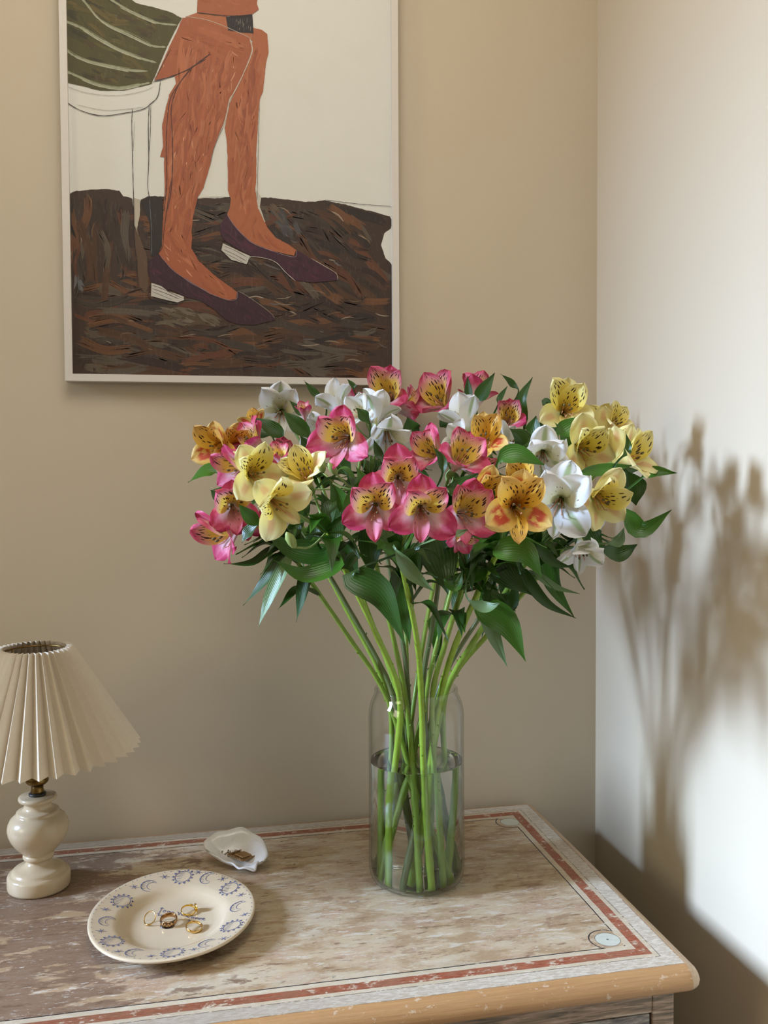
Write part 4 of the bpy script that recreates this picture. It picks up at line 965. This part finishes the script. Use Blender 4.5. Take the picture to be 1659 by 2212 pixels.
# ------------------------------------------------------------------ the bouquet
# label, colour, umbel node (px, px, depth from the vase), neck offset, foot offset, stem radius, material, flowers, buds
ST = [
 ('golden alstroemeria stem with red blotches drooping beyond the pale yellow blooms', 'G', (600, 1040, .02), (-.040, .006), (-.030, .020), .0034, STEM,
  [(468, 964, -.01, 102, (-.35, 0, .9), (.1, 1), .8), (508, 966, .00, 94, (.35, .1, .9), (0, 1), .8), (548, 912, .05, 60, (-.3, .7, -.3), (0, 1), .6)], []),
 ('pink alstroemeria stem half hidden between golden and pale yellow blooms', 'P', (610, 1075, -.03), (-.034, -.012), (.010, .035), .0034, STEMD,
  [(545, 957, -.01, 98, (-.5, .5, .25), (0, 1), .6), (610, 985, .0, 74, (.25, .45, .8), (0, 1), .6), (508, 1012, -.04, 98, (-.6, -.2, .6), (0, 1), .8)], []),
 ('pale yellow alstroemeria stem with three open blooms and one drooping green bud', 'Y', (705, 1150, -.13), (-.030, -.030), (-.040, -.020), .0042, STEML,
  [(552, 1022, -.15, 118, (.45, .05, .85), (-.55, .8), .9), (600, 1088, -.18, 124, (.5, -.25, .8), (-.75, .6), 1.0), (658, 1018, -.15, 112, (-.2, .62, .7), (-.75, .5), .7)], [(628, 1166, -.15, 42, (-.3, .6, .3))]),
 ('drooping pink alstroemeria stem hanging low under the pale yellow blooms', 'P', (622, 1185, -.08), (-.044, -.006), (.034, -.016), .0034, STEM,
  [(503, 1098, -.10, 112, (.2, -.1, .9), (-.2, 1), .8), (482, 1156, -.09, 128, (-.62, -.35, .45), (-.3, 1), .8), (540, 1130, -.08, 76, (.4, -.5, .6), (0, 1), .7)], []),
 ('white alstroemeria stem with a large open bloom beneath the picture frame', 'W', (680, 1010, .07), (-.024, .020), (.030, .028), .0032, STEM,
  [(605, 890, .06, 112, (.05, -.12, .95), (0, 1), .9), (690, 936, .04, 86, (-.4, -.1, .7), (0, 1), .8)], []),
 ('pink alstroemeria stem with one big streaked bloom in front of white flowers', 'P', (775, 1060, -.06), (-.018, -.010), (-.006, -.040), .0036, STEM,
  [(735, 945, -.12, 132, (-.35, -.05, .9), (.2, 1), .8), (657, 888, .02, 50, (-.1, .9, .2), (0, 1), .3), (604, 985, -.08, 62, (-.1, .8, .4), (0, 1), .5)], [(718, 1012, -.12, 34, (-.4, .6, .4)), (692, 1000, -.06, 44, (-.2, .8, .2))]),
 ('white alstroemeria stem with several crowded blooms behind the big pink bloom', 'W', (800, 1030, .02), (-.008, .014), (-.020, .040), .0034, STEMD,
  [(722, 868, .0, 88, (-.35, .7, -.25), (0, 1), .7), (815, 890, .0, 96, (.1, .6, -.3), (0, 1), .8), (838, 946, -.05, 106, (.1, -.5, .7), (0, 1), .9), (775, 890, -.02, 78, (-.3, .3, .6), (0, 1), .7)], []),
 ('pink alstroemeria stem standing tall against the lower corner of the picture frame', 'P', (850, 980, .11), (-.004, .034), (.024, .040), .0032, STEM,
  [(838, 850, .09, 108, (-.2, .25, .9), (.1, 1), .7), (748, 862, .09, 58, (-.1, .6, -.3), (0, 1), .6), (882, 882, .10, 84, (.6, .1, -.1), (0, 1), .8), (785, 870, .10, 50, (0, .7, .2), (0, 1), .5)], []),
 ('pink alstroemeria stem with three wide open streaked blooms low over the vase', 'P', (862, 1195, -.15), (-.002, -.038), (.008, -.046), .0040, STEML,
  [(862, 1032, -.20, 122, (.03, -.05, 1), (0, 1), 1.0), (806, 1098, -.21, 124, (-.08, -.15, 1), (0, 1), 1.0), (912, 1104, -.22, 128, (.05, -.18, 1), (0, 1), 1.0)], []),
 ('pink alstroemeria stem reaching highest of all with narrow half closed blooms', 'P', (1010, 985, .11), (.008, .032), (-.036, .008), .0034, STEM,
  [(945, 862, .09, 116, (-.45, .5, .65), (.2, 1), .7), (1028, 852, .10, 92, (.1, .85, -.4), (0, 1), .6), (1100, 902, .06, 86, (0, .4, .9), (0, 1), .5), (905, 870, .11, 70, (-.7, .2, -.2), (0, 1), .7)], []),
 ('pink alstroemeria stem with blooms turned sideways at the middle of the bouquet', 'P', (970, 1090, -.08), (.006, -.012), (.040, .012), .0036, STEMD,
  [(928, 978, -.11, 104, (-.55, .25, .6), (.1, 1), .7), (1000, 985, -.12, 116, (.3, .5, .6), (.35, .9), .7), (1030, 1015, -.09, 92, (.6, -.1, .4), (0, 1), .8)], []),
 ('white alstroemeria stem with blooms seen from behind next to a golden one', 'W', (1040, 1030, .05), (.020, .018), (-.044, -.004), .0034, STEM,
  [(998, 902, .02, 98, (-.2, .7, -.35), (0, 1), .6), (1098, 965, .02, 98, (.45, .6, .3), (0, 1), .6), (990, 945, .0, 70, (-.3, .2, .4), (0, 1), .8)], []),
 ('golden alstroemeria stem with a single upturned bloom among pink and white ones', 'G', (1030, 1060, .0), (.016, .002), (.014, .014), .0032, STEM,
  [(1045, 948, -.05, 108, (.05, .5, .85), (0, 1), .8)], []),
 ('golden alstroemeria stem with three red blotched blooms over the vase', 'G', (1078, 1185, -.14), (.026, -.030), (-.012, -.020), .0044, STEML,
  [(1122, 1036, -.12, 92, (-.25, .3, .9), (0, 1), .8), (1045, 1062, -.14, 104, (.45, .05, .85), (.1, 1), .8), (1118, 1092, -.20, 138, (.03, .05, 1), (.05, 1), .9)], [(1118, 1168, -.16, 30, (.1, .5, .4))]),
 ('pink alstroemeria stem with a small half shut bloom below the golden ones', 'P', (1010, 1235, -.12), (.014, -.036), (.024, -.034), .0038, STEM,
  [(1008, 1108, -.18, 122, (.3, .05, .9), (.1, 1), .9), (998, 1165, -.17, 68, (.3, -.6, .65), (.2, 1), .7)], []),
 ('white alstroemeria stem with large open blooms hanging down beside the room corner', 'W', (1150, 1195, -.10), (.038, -.014), (.000, .020), .0042, STEM,
  [(1172, 985, -.10, 118, (-.15, -.25, .9), (.1, 1), .8), (1208, 1085, -.16, 146, (-.25, -.1, .95), (.3, .95), 1.0), (1258, 1195, -.15, 100, (0, -.72, .6), (0, 1), .9), (1290, 1120, -.10, 66, (.4, -.4, .4), (0, 1), .8)], []),
 ('pale yellow alstroemeria stem with blooms rising highest in front of the room corner', 'Y', (1205, 1085, .0), (.036, .012), (-.026, -.034), .0034, STEMD,
  [(1224, 880, -.03, 116, (0, .2, .95), (0, 1), .8), (1264, 970, -.07, 124, (.25, -.12, .95), (-.2, 1), .9), (1296, 918, -.02, 88, (.0, .6, -.4), (0, 1), .7), (1328, 912, -.02, 84, (.4, .35, .5), (0, 1), .7)], []),
 ('pale yellow alstroemeria stem leaning out furthest over the dresser end', 'Y', (1245, 1150, -.08), (.044, .000), (.030, -.006), .0038, STEM,
  [(1368, 985, -.11, 116, (.6, .25, .5), (0, 1), .7), (1302, 1078, -.15, 122, (.3, -.22, .9), (.25, .95), .8), (1342, 965, -.08, 86, (.2, .5, -.3), (0, 1), .7)], []),
]
STEMS = []
rs = random.Random(21)
for lab, colr, (nx, ny, nd), nk, ft, rad, sm, fl, bd in ST:
    nd = DP(nd); node = at(nx, ny, VDEP+nd)
    foot = VC+Vector((ft[0], ft[1], .0085)); neck = VC+Vector((nk[0], nk[1], .262))
    root = tag(empty('alstroemeria', foot), lab, 'flower', 'alstroemerias in the glass vase')
    bow = (node-neck).cross(Vector((0, 0, 1))).normalized()*rs.uniform(-.006, .006)
    rad_h = Vector((node.x-neck.x, node.y-neck.y, 0))
    pts = [foot, foot.lerp(neck, .5)+Vector((rs.uniform(-.004, .004), rs.uniform(-.004, .004), 0)), neck, neck.lerp(node, .45)-rad_h*.035+bow, node]
    Q = catmull(pts, 44); V, F = [], []
    rr_ = [rad*1.2*(1.0-.35*i/43)*(1.12 if i % 7 == 3 else 1) for i in range(44)]
    tube_geo(Q, rr_, 12, True, V, F)
    for k in range(9):                                    # leaf scars along the bare stalk
        i = rs.randrange(6, 30); a = rs.uniform(0, 6.28); p = Q[i]; t = (Q[i+1]-Q[i]).normalized(); s_ = Quaternion(t, a) @ t.orthogonal().normalized()
        tube_geo([p+s_*rad*.6, p+s_*rad*1.25+t*.0008, p+s_*rad*1.6+t*.003], [.0014, .0011, .0002], 5, True, V, F)
    mesh('stem', [v-foot for v in V], F, sm, root)
    for (x, y, dd, size, face, up, op) in fl: flower(root, node, colr, x, y, dd, size, face, up, op)
    for (x, y, dd, size, dv) in bd: bud(root, node, x, y, dd, size, dv)
    STEMS.append((root, Q, (nx, ny, nd), node))

# leaves traced in the photograph: midrib points (px), width (px), depth at base, depth change to tip, tint, twist
LV = [
 ([(608, 1205), (570, 1258), (525, 1308)], 34, -.08, 0, 'd', .3), ([(618, 1215), (583, 1290), (557, 1357)], 36, -.09, -.01, 'p', .2), ([(662, 1235), (652, 1290), (640, 1344)], 36, -.08, .0, 'd', .3),
 ([(735, 1216), (660, 1244), (592, 1210)], 48, -.15, -.02, 'm', .2), ([(696, 1196), (632, 1188), (570, 1148)], 66, -.13, .0, 'd', .2), ([(588, 1188), (545, 1216), (483, 1218)], 26, -.08, 0, 'd', .4),
 ([(758, 1240), (826, 1284), (878, 1398)], 68, -.16, -.02, 'd', .5), ([(850, 1180), (888, 1236), (938, 1278)], 34, -.20, .0, 'p', .2), ([(930, 1150), (955, 1215), (968, 1285)], 84, -.12, -.02, 'd', .2),
 ([(872, 1225), (874, 1310), (886, 1396)], 52, -.08, 0, 'd', .2), ([(800, 1130), (802, 1190), (800, 1250)], 56, -.08, 0, 'd', .1), ([(1068, 1190), (1132, 1192), (1172, 1248)], 62, -.17, -.02, 'm', .3),
 ([(1060, 1200), (1098, 1246), (1150, 1286)], 70, -.12, 0, 'd', .2), ([(1040, 1308), (1096, 1348), (1136, 1430)], 64, -.14, -.02, 'm', .3), ([(1046, 1325), (1072, 1386), (1096, 1441)], 34, -.10, 0, 'p', .1),
 ([(1008, 1290), (1048, 1312), (1082, 1302)], 26, -.15, -.02, 'p', .4), ([(1130, 1240), (1180, 1302), (1245, 1336)], 28, -.10, 0, 'd', .3), ([(1190, 1170), (1192, 1255), (1242, 1336)], 50, -.08, 0, 'm', .4),
 ([(1160, 1240), (1200, 1268), (1253, 1283)], 18, -.11, 0, 'p', .2), ([(1150, 1172), (1190, 1212), (1236, 1226)], 26, -.15, 0, 'd', .3), ([(1365, 1050), (1408, 1020), (1463, 1022)], 26, -.10, -.02, 'm', .5),
 ([(1338, 1098), (1384, 1146), (1451, 1101)], 42, -.12, -.03, 'm', .4), ([(1240, 1110), (1272, 1165), (1306, 1192)], 64, -.13, 0, 'd', .2), ([(1288, 1178), (1335, 1196), (1377, 1176)], 46, -.12, 0, 'd', .2),
 ([(1288, 1176), (1332, 1172), (1349, 1138)], 26, -.14, 0, 'p', .5), ([(1240, 1040), (1300, 1016), (1369, 1005)], 30, -.12, 0, 'm', .4), ([(1325, 1010), (1356, 975), (1352, 932)], 17, -.12, 0, 'd', .4),
 ([(1340, 1020), (1366, 1050), (1374, 1092)], 60, -.08, 0, 'd', .2), ([(1190, 955), (1222, 930), (1266, 898)], 46, -.06, 0, 'm', .3), ([(1218, 1005), (1228, 955), (1198, 912)], 44, -.05, 0, 'm', .3),
 ([(1068, 1022), (1110, 982), (1176, 1004)], 50, -.14, -.01, 'm', .2), ([(1150, 960), (1152, 930), (1158, 898)], 36, .0, 0, 'd', 0), ([(1030, 892), (1042, 850), (1069, 805)], 34, .06, 0, 'd', .3),
 ([(1016, 892), (1012, 850), (1010, 811)], 18, .05, 0, 'd', .3), ([(944, 842), (948, 822), (946, 805)], 16, .1, 0, 'm', 0), ([(1068, 892), (1080, 860), (1096, 834)], 14, .08, 0, 'd', .2),
 ([(1114, 862), (1106, 830), (1081, 807)], 16, .08, 0, 'd', .2), ([(1128, 940), (1126, 865), (1151, 814)], 24, .06, 0, 'd', .3), ([(1195, 900), (1180, 870), (1192, 866)], 22, .02, 0, 'd', .2),
 ([(706, 880), (680, 850), (656, 821)], 17, .06, 0, 'd', .3), ([(772, 858), (764, 836), (749, 817)], 13, .07, 0, 'd', .2), ([(800, 862), (798, 846), (784, 838)], 15, .07, 0, 'd', .2),
 ([(488, 1030), (450, 1018), (406, 1042)], 40, -.02, 0, 'm', .3), ([(612, 956), (584, 925), (543, 900)], 36, .02, 0, 'd', .2), ([(592, 950), (556, 930), (512, 918)], 48, .03, 0, 'd', .2),
 ([(672, 965), (642, 920), (609, 886)], 38, -.02, 0, 'd', .3), ([(672, 912), (650, 890), (624, 864)], 22, .04, 0, 'd', .2), ([(575, 1146), (540, 1118), (515, 1088)], 32, -.12, -.02, 'm', .2),
 ([(510, 1085), (475, 1070), (454, 1058)], 38, -.07, 0, 'd', .2), ([(575, 1130), (540, 1148), (522, 1172)], 34, -.12, 0, 'd', .2), ([(745, 1098), (786, 1050), (768, 1006)], 40, -.14, 0, 'm', .4),
 ([(832, 1015), (818, 980), (807, 948)], 19, -.12, 0, 'd', .3), ([(800, 930), (786, 900), (770, 880)], 26, -.04, 0, 'd', .2), ([(945, 1052), (956, 1000), (934, 962)], 20, -.16, 0, 'd', .4),
 ([(944, 1064), (990, 1056), (1033, 1022)], 50, -.16, 0, 'd', .2), ([(952, 1160), (985, 1154), (1011, 1144)], 20, -.2, 0, 'p', .2), ([(1156, 1112), (1180, 1086), (1203, 1058)], 58, -.13, 0, 'm', .2),
 ([(722, 1170), (712, 1110), (694, 1062)], 52, -.10, 0, 'd', .3), ([(742, 1140), (732, 1080), (712, 1040)], 46, -.10, 0, 'm', .2), ([(960, 1250), (985, 1268), (1000, 1230)], 26, -.14, 0, 'm', .2),
 ([(1010, 1250), (1040, 1240), (1056, 1215)], 30, -.13, 0, 'm', .2), ([(1090, 1120), (1150, 1140), (1210, 1150)], 50, -.10, 0, 'd', .1), ([(1240, 1060), (1290, 1100), (1330, 1120)], 50, -.06, 0, 'd', .1),
 ([(780, 1075), (770, 1110), (756, 1150)], 46, -.08, 0, 'd', .2), ([(890, 1000), (905, 1040), (930, 1080)], 50, -.06, 0, 'd', .2), ([(700, 1110), (680, 1160), (640, 1190)], 44, -.06, 0, 'd', .2),
 ([(1090, 1240), (1105, 1300), (1100, 1330)], 40, -.06, 0, 'd', .2), ([(940, 1340), (945, 1390), (940, 1440)], 30, .0, 0, 'm', .2), ([(1060, 1250), (1055, 1310), (1040, 1380)], 40, -.02, 0, 'd', .2),
 ([(1140, 990), (1128, 950), (1100, 925)], 44, .02, 0, 'd', .2), ([(1165, 970), (1178, 930), (1172, 895)], 40, .04, 0, 'd', .2), ([(1190, 985), (1160, 965), (1128, 962)], 36, .0, 0, 'd', .2), ([(1205, 960), (1200, 925), (1210, 898)], 36, .02, 0, 'd', .1),
 ([(1310, 1030), (1345, 1010), (1380, 1015)], 50, -.06, 0, 'd', .2), ([(1290, 1050), (1330, 1050), (1372, 1072)], 56, -.05, 0, 'd', .2), ([(700, 1000), (672, 975), (648, 940)], 40, .02, 0, 'd', .2), ([(590, 1010), (560, 985), (530, 950)], 40, .0, 0, 'd', .2), ([(720, 985), (735, 1000), (760, 1030)], 46, -.02, 0, 'd', .2), ([(905, 960), (890, 930), (880, 900)], 40, .05, 0, 'd', .2), ([(975, 940), (965, 915), (950, 890)], 36, .06, 0, 'd', .2),
 ([(905, 1180), (890, 1240), (860, 1270)], 46, -.06, 0, 'd', .2), ([(1030, 1160), (1025, 1210), (1040, 1250)], 60, -.06, 0, 'd', .2), ([(740, 1190), (755, 1220), (775, 1290)], 50, -.02, 0, 'd', .2),
]
for P, wd, dp, dt, tint, tw in LV:
    dp = DP(dp); n = len(P); pts = [at(x, y, VDEP+dp+dt*i/(n-1)) for i, (x, y) in enumerate(P)]
    best = min(((q-pts[0]).length, si, i) for si, S_ in enumerate(STEMS) for i, q in enumerate(S_[1]) if i > 24)
    root, Q = STEMS[best[1]][0], STEMS[best[1]][1]; ap = Q[best[2]]
    Ltot = sum((pts[i+1]-pts[i]).length for i in range(n-1)); pet = best[0]/(best[0]+Ltot)
    if best[0] > .012: leaf_geo(root, [ap]+pts, wd*(VDEP+dp)/FPX, tint, None, tw, min(.5, pet*.8))
    else: leaf_geo(root, [ap]+pts[1:], wd*(VDEP+dp)/FPX, tint, None, tw)
# whorls of leaves under each umbel
rl = random.Random(77)
for root, Q, (nx, ny, nd), node in STEMS:
    for k in range(22 if nd > .02 else 17):
        i = rl.choice((43, 43, 43, 42, 42, 41, 40, 39, 37)); p = Q[i]; a = rl.uniform(0, 2*PI)
        out = Vector((p.x-VC.x, p.y-VC.y, 0)); out = out.normalized() if out.length > .01 else Vector((0, -1, 0))
        d_ = (out*.7+Vector((math.cos(a), math.sin(a), 0))*.9+Vector((0, 0, rl.uniform(-.2, 1.1)))).normalized()
        L_ = rl.uniform(.045, .08)
        p1 = p+d_*L_*.5+Vector((0, 0, .006)); p2 = p+d_*L_*.98-Vector((0, 0, L_*rl.uniform(.05, .4)))
        for q in (p1, p2): q.x = min(q.x, -.025); q.y = min(q.y, -.03)
        leaf_geo(root, [p, p1, p2], rl.uniform(.014, .026), rl.choice('dddm'), Vector((-d_.x*.3, -d_.y*.3, 1)), rl.uniform(-.5, .5))
